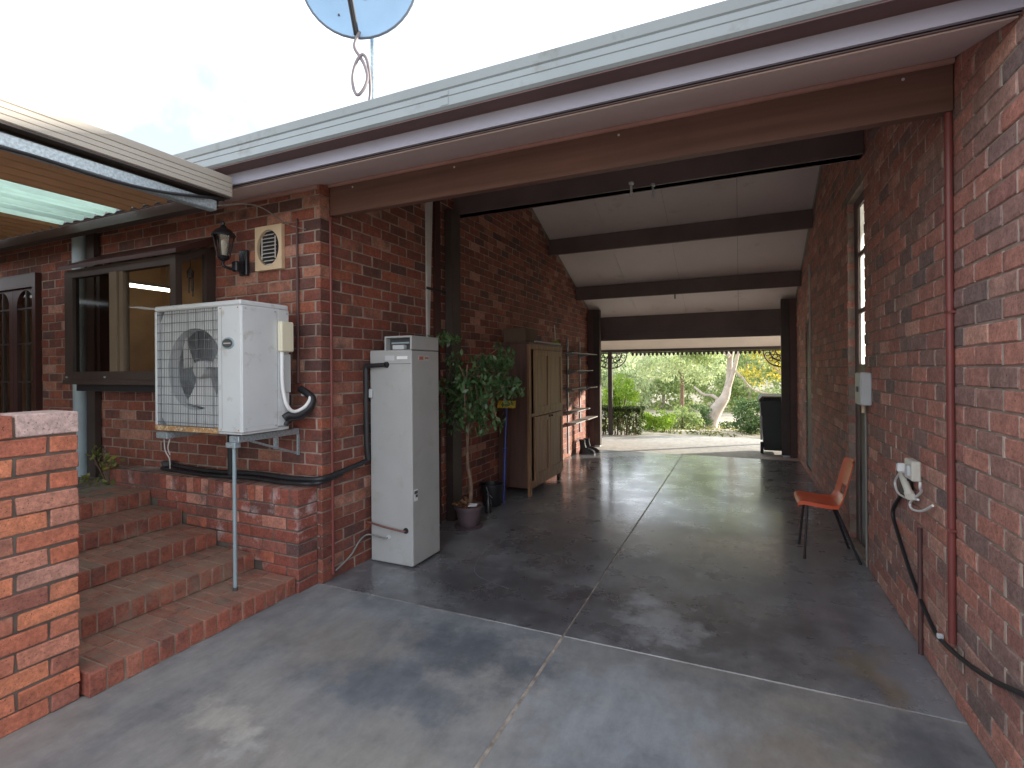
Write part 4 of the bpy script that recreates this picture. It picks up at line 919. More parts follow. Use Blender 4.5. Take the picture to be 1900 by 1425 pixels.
# boards beside the portal post
single('wall_board', MB().hexa([(XL + .003, 4.17, 1.55), (XL + .022, 4.17, 1.55), (XL + .022, 4.19, 1.55), (XL + .003, 4.19, 1.55), (XL + .003, 4.17, 3.4), (XL + .022, 4.17, 3.4), (XL + .022, 4.29, 3.4), (XL + .003, 4.29, 3.4)]), 'pale', 'pale grey tapering board fixed upright on the wall above the heater', 'board')
single('brown_board', MB().box(XL + .003, XL + .03, 4.305, 4.40, 1.9, 3.44).box(XL + .003, XL + .02, 4.305, 4.40, .0, 1.899), 'doorbrown', 'brown board fixed upright beside the dark beam post', 'board')
single('board_strap', MB().box(XL + .031, XL + .04, 4.14, 4.48, 2.33, 2.355), 'black', 'black strap across the two upright boards', 'strap')

# ================================================================== POTTED FIG, BROOM, BUCKET
fp = thing('potted_fig', 'weeping fig tree in a dark pot beside the water heater', 'potted plant', (-2.46, 4.42, 0))
px_, py_ = -2.46, 4.42
MB().lathe([(.085, .012), (.10, .03), (.125, .17), (.128, .18), (.142, .182), (.145, .215), (.130, .217), (.124, .19)], (px_, py_, 0), 28).build('pot', 'pot', fp, True)
MB().lathe([(.135, 0), (.145, .012), (.138, .013)], (px_, py_, 0), 28).build('saucer', 'pot', fp, True)
MB().lathe([(.123, .180), (.123, .198)], (px_, py_, 0), 20).build('soil', 'soil', fp)
tr_ = MB()
tr_.tube(smoothpath([(px_ + .02, py_, .19), (px_ + .03, py_, .40), (px_ - .01, py_ + .01, .62), (px_ - .005, py_, .85), (px_ + .01, py_ + .01, 1.1), (px_ - .01, py_, 1.35), (px_ + .0, py_, 1.6)], 4), [.022 - .0006 * i for i in range(25)], 8)
tips = []
for i in range(24):
    w = random.uniform(0, 2 * math.pi); z = random.uniform(.95, 1.55); r = random.uniform(.16, .46); dx, dy = math.cos(w) * r, math.sin(w) * r
    if px_ + dx < XL + .08: dx = XL + .10 - px_ + random.uniform(0, .05)
    t = (px_ + dx, py_ + dy, z + random.uniform(-.05, .30)); e = (px_ + dx * 1.25, py_ + dy * 1.2, t[2] - random.uniform(.1, .3))
    if dy > .10: t = (t[0], t[1], max(t[2], 1.38)); t = (t[0], min(t[1], py_ + .30), t[2]); e = (e[0], min(e[1], py_ + .34), max(e[2], 1.36))
    if e[0] < XL + .05: e = (XL + .06, e[1], e[2])
    tr_.tube(smoothpath([(px_, py_, z - .05), (px_ + dx * .5, py_ + dy * .5, z + .16), t, e], 3), [.008, .0075, .007, .006, .0055, .005, .004, .0035, .003, .0025], 5); tips += [t, e, ((px_ + t[0]) / 2, (py_ + t[1]) / 2, z + .14)]
tr_.build('trunk', 'bark', fp, True)
cl = [(t, (.085, .085, .11), 24) for t in tips] + [((px_ + .02, py_, 1.42), (.28, .28, .34), 170), ((px_ - .10, py_ - .25, 1.84), (.17, .20, .07), 90), ((px_ + .26, py_ + .10, 1.62), (.20, .22, .08), 110), ((px_ + .0, py_ - .02, 1.02), (.24, .2, .16), 80)]
cl = [((max(c[0], XL + .03 + r[0]), c[1], c[2]), r, n) for c, r, n in cl]
leaves('foliage', cl, .062, 'leaf_ficus', fp, 0.9, .46)
leaves('dead_leaf', [((px_ - .02, py_ - .02, .23), (.13, .12, .05), 60)], .05, 'leaf_dry', fp)
single('paper_scrap', MB().hexa([(px_ + .04, py_ - .09, .222), (px_ + .12, py_ - .06, .225), (px_ + .11, py_ - .02, .24), (px_ + .03, py_ - .04, .238), (px_ + .04, py_ - .09, .224), (px_ + .12, py_ - .06, .227), (px_ + .11, py_ - .02, .243), (px_ + .03, py_ - .04, .241)]), 'sticker', 'scrap of white paper lying in the fig pot', 'paper')
bk = thing('black_bucket', 'black plastic bucket on the floor behind the fig pot', 'bucket', (-2.60, 5.22, 0))
MB().lathe([(.10, 0), (.105, .005), (.130, .235), (.137, .237), (.137, .25), (.126, .25), (.101, .012), (.05, .012)], (-2.60, 5.22, 0), 24).build('shell', 'black', bk, True)
MB().tube(smoothpath([(-2.60, 5.085, .235), (-2.56, 5.06, .17), (-2.53, 5.09, .12)], 4), .004, 5).build('handle', 'galv', bk)
bt = thing('dark_bottle', 'small dark bottle on the floor between pot and bucket', 'bottle', (-2.50, 4.93, 0))
MB().lathe([(.034, 0), (.036, .01), (.036, .12), (.014, .16), (.013, .19)], (-2.50, 4.93, 0), 14).build('body', 'blackshine', bt, True)
MB().lathe([(.016, .190), (.016, .21)], (-2.50, 4.93, 0), 12).build('cap', 'darkgrey', bt)
bo = thing('broom', 'blue handled broom with a yellow head stood upside down by the cupboard', 'broom', (-2.55, 5.45, 0))
MB().tube([(-2.55, 5.43, 0), (-2.545, 5.47, .58)], .020, 10).tube([(-2.545, 5.47, .58), (-2.545, 5.47, .62)], .026, 10).tube([(-2.545, 5.47, .62), (-2.55, 5.53, 1.09)], .016, 10).build('handle', 'bluehandle', bo, True)
MB().cbox(-2.66, -2.44, 5.50, 5.56, 1.09, 1.125, .006).build('head', 'yellow', bo)
bri = MB()
for i in range(23):
    for j in range(3): bri.box(-2.655 + i * .0097, -2.648 + i * .0097, 5.507 + j * .016, 5.517 + j * .016, 1.1255, 1.175 + random.uniform(-.004, .004))
bri.build('bristles', 'yellow', bo)['kind'] = 'stuff'

# ================================================================== CUPBOARD
KX0, KX1, KY0, KY1, KZ = -2.755, -2.335, 5.73, 7.00, 1.86
cu = thing('wooden_cupboard', 'tall brown wooden cupboard with panelled doors against the left wall', 'cupboard', (-2.55, 6.36, 0))
MB().box(KX0, KX1 - .03, KY0, KY0 + .022, .10, KZ).build('side_panel', 'wood_dark', cu)
MB().box(KX0, KX1 - .03, KY1 - .022, KY1, .10, KZ).box(KX0, KX0 + .012, KY0 + .022, KY1 - .022, .10, KZ).box(KX0 + .012, KX1 - .03, KY0 + .022, KY1 - .022, .12, .14).box(KX0 + .012, KX1 - .03, KY0 + .022, KY1 - .022, .98, 1.0).build('carcass', 'wood_dark', cu)
MB().cbox(KX0 - .01, KX1 + .012, KY0 - .015, KY1 + .015, KZ, KZ + .028, .005).build('top', 'wood_dark', cu)
MB().box(KX1 - .03, KX1 - .002, KY0, KY0 + .07, .0, KZ - .001).box(KX1 - .03, KX1 - .002, KY1 - .05, KY1, .10, KZ - .001).box(KX1 - .03, KX1 - .002, KY0 + .07, KY1 - .05, .08, .17).box(KX1 - .03, KX1 - .002, KY0 + .07, KY1 - .05, KZ - .06, KZ - .001).box(KX1 - .03, KX1 - .002, KY0 + .07, KY1 - .05, .96, 1.0).build('face_frame', 'wood', cu)
for ya, yb_ in ((KY0 + .13, 6.42), (6.43, KY1 - .055)):
    for za, zb in ((.175, .955), (1.005, KZ - .065)):
        d = MB().box(KX1, KX1 + .018, ya, ya + .075, za, zb).box(KX1, KX1 + .018, yb_ - .075, yb_, za, zb).box(KX1, KX1 + .018, ya + .075, yb_ - .075, zb - .07, zb).box(KX1, KX1 + .018, ya + .075, yb_ - .075, za, za + .07).build('door', 'wood', cu)
        MB().box(KX1 + .001, KX1 + .008, ya + .075, yb_ - .075, za + .07, zb - .07).build('panel', 'wood', d)
MB().tube([(KX1 + .018, 6.38, .93), (KX1 + .04, 6.38, .93)], .012, 8).tube([(KX1 + .018, 6.47, .93), (KX1 + .04, 6.47, .93)], .012, 8).build('knob', 'wood_dark', cu, True)
for y in (KY0 + .03, KY1 - .03):
    MB().box(KX0 + .01, KX0 + .06, y - .025, y + .025, 0, .10).build('leg', 'wood_dark', cu)
MB().box(KX1 - .08, KX1 - .03, KY1 - .055, KY1 - .005, 0, .10).build('leg', 'wood_dark', cu)
single('cardboard_box', MB().cbox(-2.74, -2.44, 5.86, 6.28, KZ + .029, KZ + .21, .004), 'cardboard', 'dark brown cardboard box on top of the cupboard', 'box')
single('white_rod', MB().tube([(-2.42, 6.15, KZ + .045), (-2.37, 7.0, KZ + .045)], .016, 8), 'pale', 'pale rod lying along the front edge of the cupboard top', 'rod', smooth=True)
gs = thing('green_bottle', 'small green bottle with a thin stalk on the cupboard corner', 'bottle', (-2.42, 6.95, KZ + .028))
MB().lathe([(.05, KZ + .0285), (.06, KZ + .05), (.05, KZ + .085), (.015, KZ + .10)], (-2.42, 7.0 - .05, 0), 14).build('body', 'leaf_lime', gs, True)
MB().tube([(-2.42, 6.95, KZ + .10), (-2.43, 6.94, KZ + .32)], .008, 6).build('stalk', 'pale', gs)

# ================================================================== SHELF RACK, BOOTS
sr = thing('shelf_rack', 'open wall shelving of thin boards on two metal uprights', 'shelves', (-2.7, 8.9, 0))
for y in (8.58, 9.32):
    up = MB().box(XL + .002, XL + .022, y, y + .028, .06 if y < 9 else .36, 2.08).build('upright', 'galv', sr)
for z, ya, yb_ in ((1.82, 8.22, 9.86), (1.51, 8.50, 9.56), (1.20, 8.20, 9.04), (1.185, 9.30, 9.88), (.80, 8.15, 9.34), (.60, 8.42, 9.88)):
    s_ = MB().cbox(XL + .024, XL + .21, ya, yb_, z, z + .018, .003).build('shelf_board', 'shelfgrey', sr)
    bb = MB()
    for y in (8.585, 9.325):
        if ya < y < yb_: bb.prism([(XL + .023, z - .001), (XL + .19, z - .001), (XL + .19, z - .010), (XL + .023, z - .06)], 'y', y, y + .015)
    if bb.v: bb.build('bracket', 'galv', s_)
def boot(x, y, rz_, lab):
    b_ = thing('boot', lab, 'boot', (x, y, 0), 'pair of dark boots')
    b_.rotation_euler = (0, 0, 0); c, s = math.cos(rz_), math.sin(rz_)
    T = lambda p: (x + p[0] * c - p[1] * s, y + p[0] * s + p[1] * c, p[2])
    def rings(rs, n=12):
        mb = MB()
        for (cx_, z, rx, ry) in rs:
            for j in range(n):
                w = 2 * math.pi * j / n; mb.v.append(T((cx_ + rx * math.cos(w), ry * math.sin(w), z)))
        for i in range(len(rs) - 1):
            for j in range(n): mb.f.append((i * n + j, i * n + (j + 1) % n, (i + 1) * n + (j + 1) % n, (i + 1) * n + j))
        mb.f.append(tuple(range(n - 1, -1, -1))); e = (len(rs) - 1) * n; mb.f.append(tuple(e + j for j in range(n))); return mb
    rings([(.05, .018, .145, .05), (.05, .05, .143, .05), (.035, .085, .115, .045), (-.02, .12, .06, .043), (-.035, .20, .052, .045), (-.04, .26, .058, .05), (-.04, .255, .04, .036)]).build('upper', 'black', b_, True)
    rings([(.05, 0, .15, .054), (.05, .0175, .15, .054)]).build('sole', 'darkgrey', b_)
boot(-2.60, 9.02, .2, 'dark boot nearest the wall below the shelves'); boot(-2.57, 9.20, .1, 'dark boot farther from the camera below the shelves')

# ================================================================== RIGHT WALL FITTINGS
single('red_conduit', MB().tube([(XR - .016, 2.93, SF(2.9) - .03), (XR - .016, 2.93, .29)], .0155, 10).box(XR - .03, XR - .001, 2.905, 2.955, 1.79, 1.80).box(XR - .03, XR - .001, 2.905, 2.955, .80, .81), 'redpipe', 'red painted conduit running down the right brick wall from the beam', 'conduit', smooth=True)
single('conduit_patch', MB().cbox(XR - .010, XR - .002, 2.835, 2.885, .20, .30, .003), 'mortar', 'grey cement patch at the foot of the red conduit', 'patch')
ib = thing('isolator_box', 'grey plastic isolator box on the right brick wall beside the glazed door', 'electrical box', (XR, 4.63, 1.26))
MB().cbox(XR - .075, XR - .002, 4.50, 4.70, 1.262, 1.505, .008).build('case', 'boxgrey', ib)
MB().cbox(XR - .085, XR - .0755, 4.57, 4.62, 1.36, 1.40, .003).build('switch', 'darkgrey', ib)
MB().tube([(XR - .04, 4.60, 1.262), (XR - .04, 4.60, 1.20)], .012, 8).build('gland', 'ventcream', ib)
single('isolator_cable', MB().tube([(XR - .014, 4.66, 1.26), (XR - .014, 4.66, .02)], .008, 6), 'greycable', 'grey cable down the wall below the isolator box', 'cable', smooth=True)
pw_ = thing('power_outlet', 'cream power outlet on the right wall with a white plug', 'power outlet', (XR, 3.46, .98))
MB().cbox(XR - .045, XR - .002, 3.395, 3.535, .925, 1.035, .006).build('case', 'outlet', pw_)
MB().cbox(XR - .062, XR - .0455, 3.41, 3.46, .95, 1.01, .004).build('switch', 'white', pw_)
MB().cbox(XR - .085, XR - .0455, 3.49, 3.53, .955, 1.005, .008).build('plug', 'hosewhite', pw_)
X = XR - .02
single('extension_lead', MB().tube(smoothpath([(XR - .07, 3.53, .985), (.85, 3.60, .98), (.865, 3.681, .935), (.866, 3.809, .852), (.866, 3.799, .808), (.866, 3.73, .787), (.866, 3.558, .799), (.866, 3.374, .836)], 6), .0065, 8).tube(smoothpath([(.85, 3.275, .949), (.85, 3.28, .92), (.866, 3.329, .884), (.868, 3.508, .795), (.868, 3.518, .763), (.868, 3.46, .759), (.868, 3.314, .791), (.868, 3.156, .858)], 6), .0065, 8),
       'hosewhite', 'white cord looping below the power outlet on the right wall', 'cord', smooth=True)
ad_ = thing('power_adapter', 'white and black plug adapter hanging under the outlet', 'adapter', (XR, 3.5, .86))
MB().tube([(X - .02, 3.60, .93), (X - .02, 3.47, .85)], .019, 10).tube([(X - .02, 3.47, .85), (X - .02, 3.44, .835)], .024, 10).build('body', 'outlet', ad_, True)
MB().cbox(XR - .035, XR - .004, 3.52, 3.70, .80, .92, .012).build('pouch', 'black', ad_)
single('lower_conduit', MB().tube([(XR - .012, 3.395, .68), (XR - .012, 3.395, .0)], .0115, 8), 'maroon', 'dark red conduit below the outlet running down to the floor', 'conduit', smooth=True)
single('black_cable', MB().tube(smoothpath([(XR - .02, 3.60, .84), (XR - .012, 3.80, .74), (XR - .012, 3.93, .62), (XR - .012, 3.78, .50), (XR - .012, 3.51, .345), (XR - .012, 3.21, .235), (XR - .014, 3.06, .232), (XR - .014, 2.78, .28), (XR - .014, 2.53, .345), (XR - .014, 2.33, .415), (XR - .014, 2.1, .50), (XR - .014, 1.7, .7)], 6), .010, 8), 'black', 'black cable sagging across the foot of the right brick wall', 'cable', smooth=True)
single('cable_clip', MB().cbox(XR - .03, XR - .003, 3.075, 3.095, .235, .258, .004), 'white', 'small white clip holding the black cable', 'clip')
single('pale_conduit', MB().tube([(XR - .014, 7.98, 2.95), (XR - .014, 7.98, 1.42)], .014, 8).tube([(XR - .014, 7.98, 1.42), (XR - .014, 7.98, 1.40)], .02, 8), 'pale', 'pale conduit high on the right wall before the far dark door', 'conduit', smooth=True)

# ================================================================== CHAIR
ch = thing('orange_chair', 'orange moulded plastic chair with thin black legs by the right wall', 'chair', (.65, 4.93, 0))
cy0, cy1 = 4.73, 5.13
def shell():
    # profile in x,z along the centre line: front lip of the seat to the top of the back
    prof = [(.425, .425, .17), (.435, .448, .185), (.47, .456, .195), (.55, .448, .20), (.64, .438, .20), (.705, .440, .195), (.745, .462, .19), (.765, .50, .185), (.785, .58, .185), (.805, .66, .19), (.825, .74, .19), (.835, .775, .175), (.838, .795, .14)]
    mb = MB(); nC = 9; yc = (cy0 + cy1) / 2; n = len(prof)
    for th in (0, 1):
        for i, (x, z, hw) in enumerate(prof):
            for j in range(nC):
                t = -1 + 2 * j / (nC - 1); seat = i < 6
                lift = (abs(t) ** 2.4) * (.020 if seat else .0); fwd = -(abs(t) ** 2) * (.0 if seat else .030)
                edge = -.012 if abs(t) == 1 and seat else 0
                y = yc + t * hw; xx = x + fwd; zz = z + lift + edge
                if th:
                    a_ = prof[max(i - 1, 0)]; b_ = prof[min(i + 1, n - 1)]; tx, tz = b_[0] - a_[0], b_[1] - a_[1]; l = math.hypot(tx, tz); xx += tz / l * .007; zz -= tx / l * .007
                mb.v.append((xx, y, zz))
    o = n * nC
    hole = {(7, 2), (7, 3), (7, 4), (7, 5)}
    for i in range(n - 1):
        for j in range(nC - 1):
            if (i, j) in hole: continue
            q = i * nC + j; mb.f += [(q, q + 1, q + nC + 1, q + nC), (o + q, o + q + nC, o + q + nC + 1, o + q + 1)]
    for j in range(nC - 1):
        mb.f += [(j, o + j, o + j + 1, j + 1), ((n - 1) * nC + j, (n - 1) * nC + j + 1, o + (n - 1) * nC + j + 1, o + (n - 1) * nC + j)]
    for i in range(n - 1):
        q = i * nC; mb.f += [(q, q + nC, o + q + nC, o + q), (q + nC - 1, o + q + nC - 1, o + q + 2 * nC - 1, q + 2 * nC - 1)]
    # rolled side flange under the seat
    for sgn, jj in ((-1, 0), (1, nC - 1)):
        for i in range(0, 7):
            a_ = mb.v[i * nC + jj]; b_ = mb.v[(i + 1) * nC + jj]
            mb.add([a_, b_, (b_[0], b_[1] - sgn * .003, b_[2] - .030), (a_[0], a_[1] - sgn * .003, a_[2] - .030), ], [(0, 1, 2, 3)])
    return mb
shell().build('seat_shell', 'orange', ch, True, False)
for (tx, ty, bx, by) in ((.50, cy0 + .09, .467, 4.725), (.50, cy1 - .09, .464, 5.095), (.69, cy0 + .09, .852, 4.750), (.69, cy1 - .09, .835, 5.12)):
    lg = MB().tube([(bx, by, .006), (tx, ty, .428)], .0095, 8).build('leg', 'blackshine', ch, True)
    MB().lathe([(.011, 0), (.012, .018)], (bx, by, 0), 8).build('rubber_foot', 'black', lg)
MB().tube([(.50, cy0 + .09, .428), (.50, cy1 - .09, .428)], .008, 6).tube([(.69, cy0 + .09, .428), (.69, cy1 - .09, .428)], .008, 6).build('seat_bar', 'blackshine', ch)

# ================================================================== CEILING FITTINGS
for (x, y, zt, lab, mt, s_) in ((-.883, 4.645, 3.225, 'white bulb holder under the dark beam, larger of the pair', 'boxgrey', .72), (-.693, 4.645, 3.185, 'dull grey bulb holder under the dark beam, smaller of the pair', 'galv', .5)):
    h = thing('lamp_holder', lab, 'lamp holder', (x, y, zt), 'bulb holders under the beam')
    MB().lathe([(.034 * s_, zt + .005), (.036 * s_, zt - .01), (.02 * s_, zt - .018)], (x, y, 0), 14).build('rose', mt, h, True)
    MB().lathe([(.016 * s_, zt - .018), (.018 * s_, zt - .08), (.022 * s_, zt - .085), (.019 * s_, zt - .12)], (x, y, 0), 12).build('socket', mt, h, True)
    MB().box(x - .015, x + .015, y + .01, 4.686, zt - .01, zt).build('fixing', mt, h)
single('ceiling_hook', MB().tube([(-1.06, 9.6, ceil_z(9.6)), (-1.06, 9.6, ceil_z(9.6) - .11)], .012, 6), 'darkgrey', 'small dark hook hanging from the far ceiling bay', 'hook')

# ================================================================== FAR END
for x, lab in ((-2.60, 'dark brown timber post at the left of the far carport opening'), (.72, 'dark brown timber post at the right of the far carport opening')):
    p = thing('carport_post', lab, 'post', (x, 9.99, 0), 'posts at the far opening')
    MB().cbox(x - .065, x + .065, 9.93, 10.06, .03, ceil_z(10.06) - .01, .005).build('shaft', 'darkbrown', p)
    MB().box(x - .05, x + .05, 9.945, 10.045, 0, .03).build('base_plate', 'galv', p)
tag(MB().box(-2.785, -2.667, 9.955, 10.05, 0, ceil_z(10.05) - .01).build('jamb_board', 'maroon'), 'maroon jamb board beside the left post of the far opening', 'board')
tag(MB().box(.787, .895, 9.955, 10.05, 0, ceil_z(10.05) - .01).build('jamb_board', 'maroon'), 'maroon jamb board beside the right post of the far opening', 'board')
vp = []
for x, lab in ((-2.77, 'slender verandah post standing at the corner of the hedge'), (.84, 'slender verandah post half hidden behind the right carport post')):
    p = thing('verandah_post', lab, 'post', (x, 11.83, 0), 'verandah posts')
    MB().cbox(x - .05, x + .05, 11.78, 11.88, 0, 1.924, .01).build('shaft', 'darkbrown', p)
    MB().cbox(x - .07, x + .07, 11.76, 11.90, 1.80, 1.84, .006).build('collar', 'darkbrown', p)
def fret(x, sgn, lab):
    b_ = thing('fretwork_bracket', lab, 'bracket', (x, 11.83, 1.6), 'verandah fretwork brackets'); mb = MB()
    C = (x + sgn * .05, 1.90)
    for r in (.34, .22, .11):
        pts = [(C[0] + sgn * r * math.cos(t), 11.83, C[1] - r * math.sin(t)) for t in [k * math.pi / 2 / 8 for k in range(9)]]; mb.tube(pts, .014, 6)
    for (rx, rz_, q) in ((.16, .05, .035), (.06, .16, .035), (.12, .12, .04), (.26, .07, .04), (.09, .27, .04), (.20, .18, .035)):
        pts = [(C[0] + sgn * (rx + q * math.cos(t)), 11.83, C[1] - rz_ - q * math.sin(t)) for t in [k * 2 * math.pi / 10 for k in range(11)]]; mb.tube(pts, .010, 5)
    mb.build('scroll', 'darkbrown', b_, True)
    MB().box(min(C[0], C[0] + sgn * .38), max(C[0], C[0] + sgn * .38), 11.815, 11.845, 1.895, 1.922).build('rail', 'darkbrown', b_)
fret(-2.77, 1, 'scrolled bracket on the right of the left verandah post'); fret(-2.77, -1, 'scrolled bracket on the outer side of the left verandah post'); fret(.84, -1, 'scrolled bracket at the right end of the verandah valance')
va = thing('verandah_valance', 'dark scalloped timber valance hanging from the verandah edge', 'valance', (-1, 11.83, 1.85))
MB().box(-2.30, .40, 11.815, 11.845, 1.895, 1.922).build('rail', 'darkbrown', va)
for i in range(30):
    x = -2.28 + i * .0905
    MB().prism([(x + .006, 1.894), (x + .060, 1.894), (x + .060, 1.862), (x + .050, 1.846), (x + .033, 1.828), (x + .016, 1.846), (x + .006, 1.862)], 'y', 11.818, 11.842).build('scallop', 'darkbrown', va)
# wheelie bin
wb = thing('wheelie_bin', 'dark green wheelie bin standing by the right post outside', 'bin', (.62, 10.5, 0))
bx0, bx1, by0, by1 = .33, .84, 10.16, 10.82
MB().hexa([(bx0 + .06, by0 + .07, .06), (bx1 - .06, by0 + .07, .06), (bx1 - .06, by1 - .12, .06), (bx0 + .06, by1 - .12, .06), (bx0, by0, .93), (bx1, by0, .93), (bx1, by1, .93), (bx0, by1, .93)]).build('body', 'bin', wb)
MB().cbox(bx0 - .02, bx1 + .02, by0 - .02, by1 + .02, .931, .965, .008).build('rim', 'bin', wb)
MB().hexa([(bx0 - .025, by0 - .03, .967), (bx1 + .025, by0 - .03, .967), (bx1 + .025, by1 + .03, .985), (bx0 - .025, by1 + .03, .985), (bx0 + .03, by0 + .05, 1.03), (bx1 - .03, by0 + .05, 1.03), (bx1 - .03, by1 - .02, 1.055), (bx0 + .03, by1 - .02, 1.055)]).build('lid', 'bin', wb)
MB().tube([(bx0 + .05, by0 - .06, 1.0), (bx1 - .05, by0 - .06, 1.0)], .016, 8).tube([(bx0 + .07, by0 - .06, 1.0), (bx0 + .07, by0, .97)], .014, 6).tube([(bx1 - .07, by0 - .06, 1.0), (bx1 - .07, by0, .97)], .014, 6).build('handle', 'bin', wb, True)
for x in (bx0 + .0, bx1 - .05):
    MB().lathe([(.10, x), (.105, x + .01), (.105, x + .04), (.10, x + .05)], (0, by0 + .09, .105), 18, 'x').build('wheel', 'black', wb, True)
MB().box(bx0 - .002, bx0 + .03, by0 + .02, by0 + .05, .25, .90).build('rib', 'boxgrey', wb)
# ================================================================== GARDEN
hg = thing('box_hedge', 'clipped box hedge behind the left verandah post', 'hedge', (-2.5, 11.8, 0))
hs = MB()
for i in range(46):
    x, y = random.uniform(-3.9, -2.2), random.uniform(11.95, 12.35); hs.tube([(x, y, -.05), (x + random.uniform(-.05, .05), y, .30), (x + random.uniform(-.1, .1), y + random.uniform(-.05, .05), .58)], [.012, .009, .004], 5)
hs.build('stem', 'bark', hg)
def box_leaves(name, b0, b1, n, size, mat, parent):
    cs = []
    for i in range(n // 10):
        c = [random.uniform(b0[k], b1[k]) for k in range(3)]
        if random.random() < .6: c[1] = b0[1] if random.random() < .7 else b1[1]
        if random.random() < .35: c[2] = b1[2]
        if random.random() < .12: c[0] = b1[0]
        cs.append((c, (.07, .06, .06), 10))
    return leaves(name, cs, size, mat, parent)
box_leaves('foliage', (-4.0, 11.92, .05), (-2.14, 12.42, .60), 9000, .05, 'leaf_hedge', hg)

def tz(y): return -0.05 - (0.055 * min(y - 12.3, 18) if y > 12.3 else 0) + (.16 * (y - 34) * min(1, (y - 34) / 60) if y > 34 else 0)
def tree(name, label, x, y, trunk, clumps, leaf, size, bark='bark', group=None, slim=.42, droop=.3, cat='tree'):
    t = thing(name, label, cat, (x, y, tz(y)), group); tm = MB()
    for pts, r0, r1 in trunk:
        sp = smoothpath([(x + p[0], y + p[1], p[2] + (tz(y) if i == 0 and p[2] <= 0 else 0)) for i, p in enumerate(pts)], 5); n = len(sp)
        tm.tube(sp, [r0 + (r1 - r0) * i / (n - 1) for i in range(n)], 9)
    tm.build('trunk', bark, t, True)
    leaves('crown', [((x + c[0], y + c[1], c[2]), r, n) for c, r, n in clumps], size, leaf, t, droop, slim)
    return t
def puffs(c, R, k, n, r0=.45, seed=0):
    rr = random.Random(seed); out = []
    for i in range(k):
        while True:
            d = [rr.uniform(-1, 1) for _ in range(3)]
            if sum(q * q for q in d) < 1: break
        s_ = r0 * rr.uniform(.6, 1.2); out.append(((c[0] + d[0] * R[0], c[1] + d[1] * R[1], c[2] + d[2] * R[2]), (s_, s_, s_ * .7), n))
    return out
GT_ = 'garden trees beyond the driveway'
# the big leaning gum
tree('gum_tree', 'leaning pale pink gum tree with a thick blotched trunk', -.84, 17.0,
     [([(-.08, 0, 0), (.03, 0, .0), (.20, 0, .32), (.40, 0, .62), (.50, .05, .95)], .27, .10), ([(.38, 0, .52), (.54, .05, 1.0), (.70, .1, 1.6), (.86, .1, 2.3), (1.2, .2, 3.6)], .085, .035), ([(.36, .1, .52), (.52, .2, 1.1), (.56, .3, 1.8), (.62, .3, 2.3), (.4, .3, 3.6)], .12, .05),
      ([(.30, 0, .5), (.05, .1, .68), (-.22, .2, .72), (-.5, .3, .95)], .06, .025), ([(.66, .1, 1.5), (.9, -.1, 1.25), (1.2, -.1, .90), (1.9, 0, .72), (2.8, .1, .70)], .036, .02), ([(.56, .1, 1.9), (.2, .2, 2.3), (-.3, .3, 2.9), (-.8, .4, 3.8)], .07, .04)],
     puffs((.9, .4, 4.3), (3.0, 2.2, 1.5), 46, 120, .6, 1) + puffs((-.6, 0, 2.2), (1.3, .8, .5), 16, 80, .35, 2) + puffs((1.9, 0, 2.5), (1.0, .8, .6), 14, 70, .35, 3), 'leaf_gum', .13, 'gum', GT_)
tree('gum_tree', 'slim grey green gum tree left of the leaning trunk', -2.05, 20.5,
     [([(0, 0, 0), (.03, 0, 1.0), (.0, 0, 2.2), (-.1, .1, 3.4)], .085, .03), ([(0, 0, 1.3), (-.5, .1, 1.9), (-1.1, .1, 2.3)], .035, .015), ([(0, 0, 1.4), (.5, .1, 2.0), (1.0, .1, 2.6)], .035, .015)],
     puffs((-.1, 0, 2.0), (1.9, 1.2, 1.1), 44, 105, .5, 4), 'leaf_grey', .13, 'bark', GT_)
tree('gum_tree', 'golden yellow leafed tree at the right of the far opening', 1.05, 16.2,
     [([(.4, 0, 0), (.35, 0, .9), (.2, 0, 1.6), (.1, 0, 2.6)], .09, .03), ([(.3, 0, 1.1), (-.2, .0, 1.6), (-.5, 0, 2.1)], .04, .015)],
     puffs((.1, 0, 1.95), (1.15, .9, 1.0), 40, 90, .36, 5), 'leaf_yellow', .11, 'gumpink', GT_)
for i, (lab, x, y, R, zc, leaf, n) in enumerate((
        ('bright lime green shrub right of the hedge', -2.05, 14.0, (.42, .4, .38), .18, 'leaf_lime', 22), ('tall lime green shrub rising above the hedge', -2.95, 13.6, (.5, .45, .6), .80, 'leaf_lime', 34),
        ('dark green shrub right of the gum trunk', .25, 14.9, (.75, .5, .48), .28, 'leaf_dark', 40), ('mid green shrub left of the gum trunk', -1.55, 15.6, (.55, .4, .36), .10, 'leaf_gum', 26),
        ('low dark shrub between the slim gum and the gum trunk', -1.22, 16.9, (.4, .4, .4), .0, 'leaf_dark', 20), ('leafy green shrub behind the wheelie bin', 1.15, 14.2, (.5, .4, .6), .35, 'leaf_dark', 26))):
    tree('garden_shrub', lab, x, y, [([(0, 0, 0), (.02, 0, zc)], .03, .015), ([(0, 0, 0), (-.15, 0, zc + .1)], .02, .01), ([(.0, 0, 0), (.18, .05, zc + .1)], .02, .01)], puffs((0, 0, zc), R, n, 90, .20, 20 + i), leaf, .075, 'bark', 'shrubs along the driveway edge', .5, .1, 'shrub')
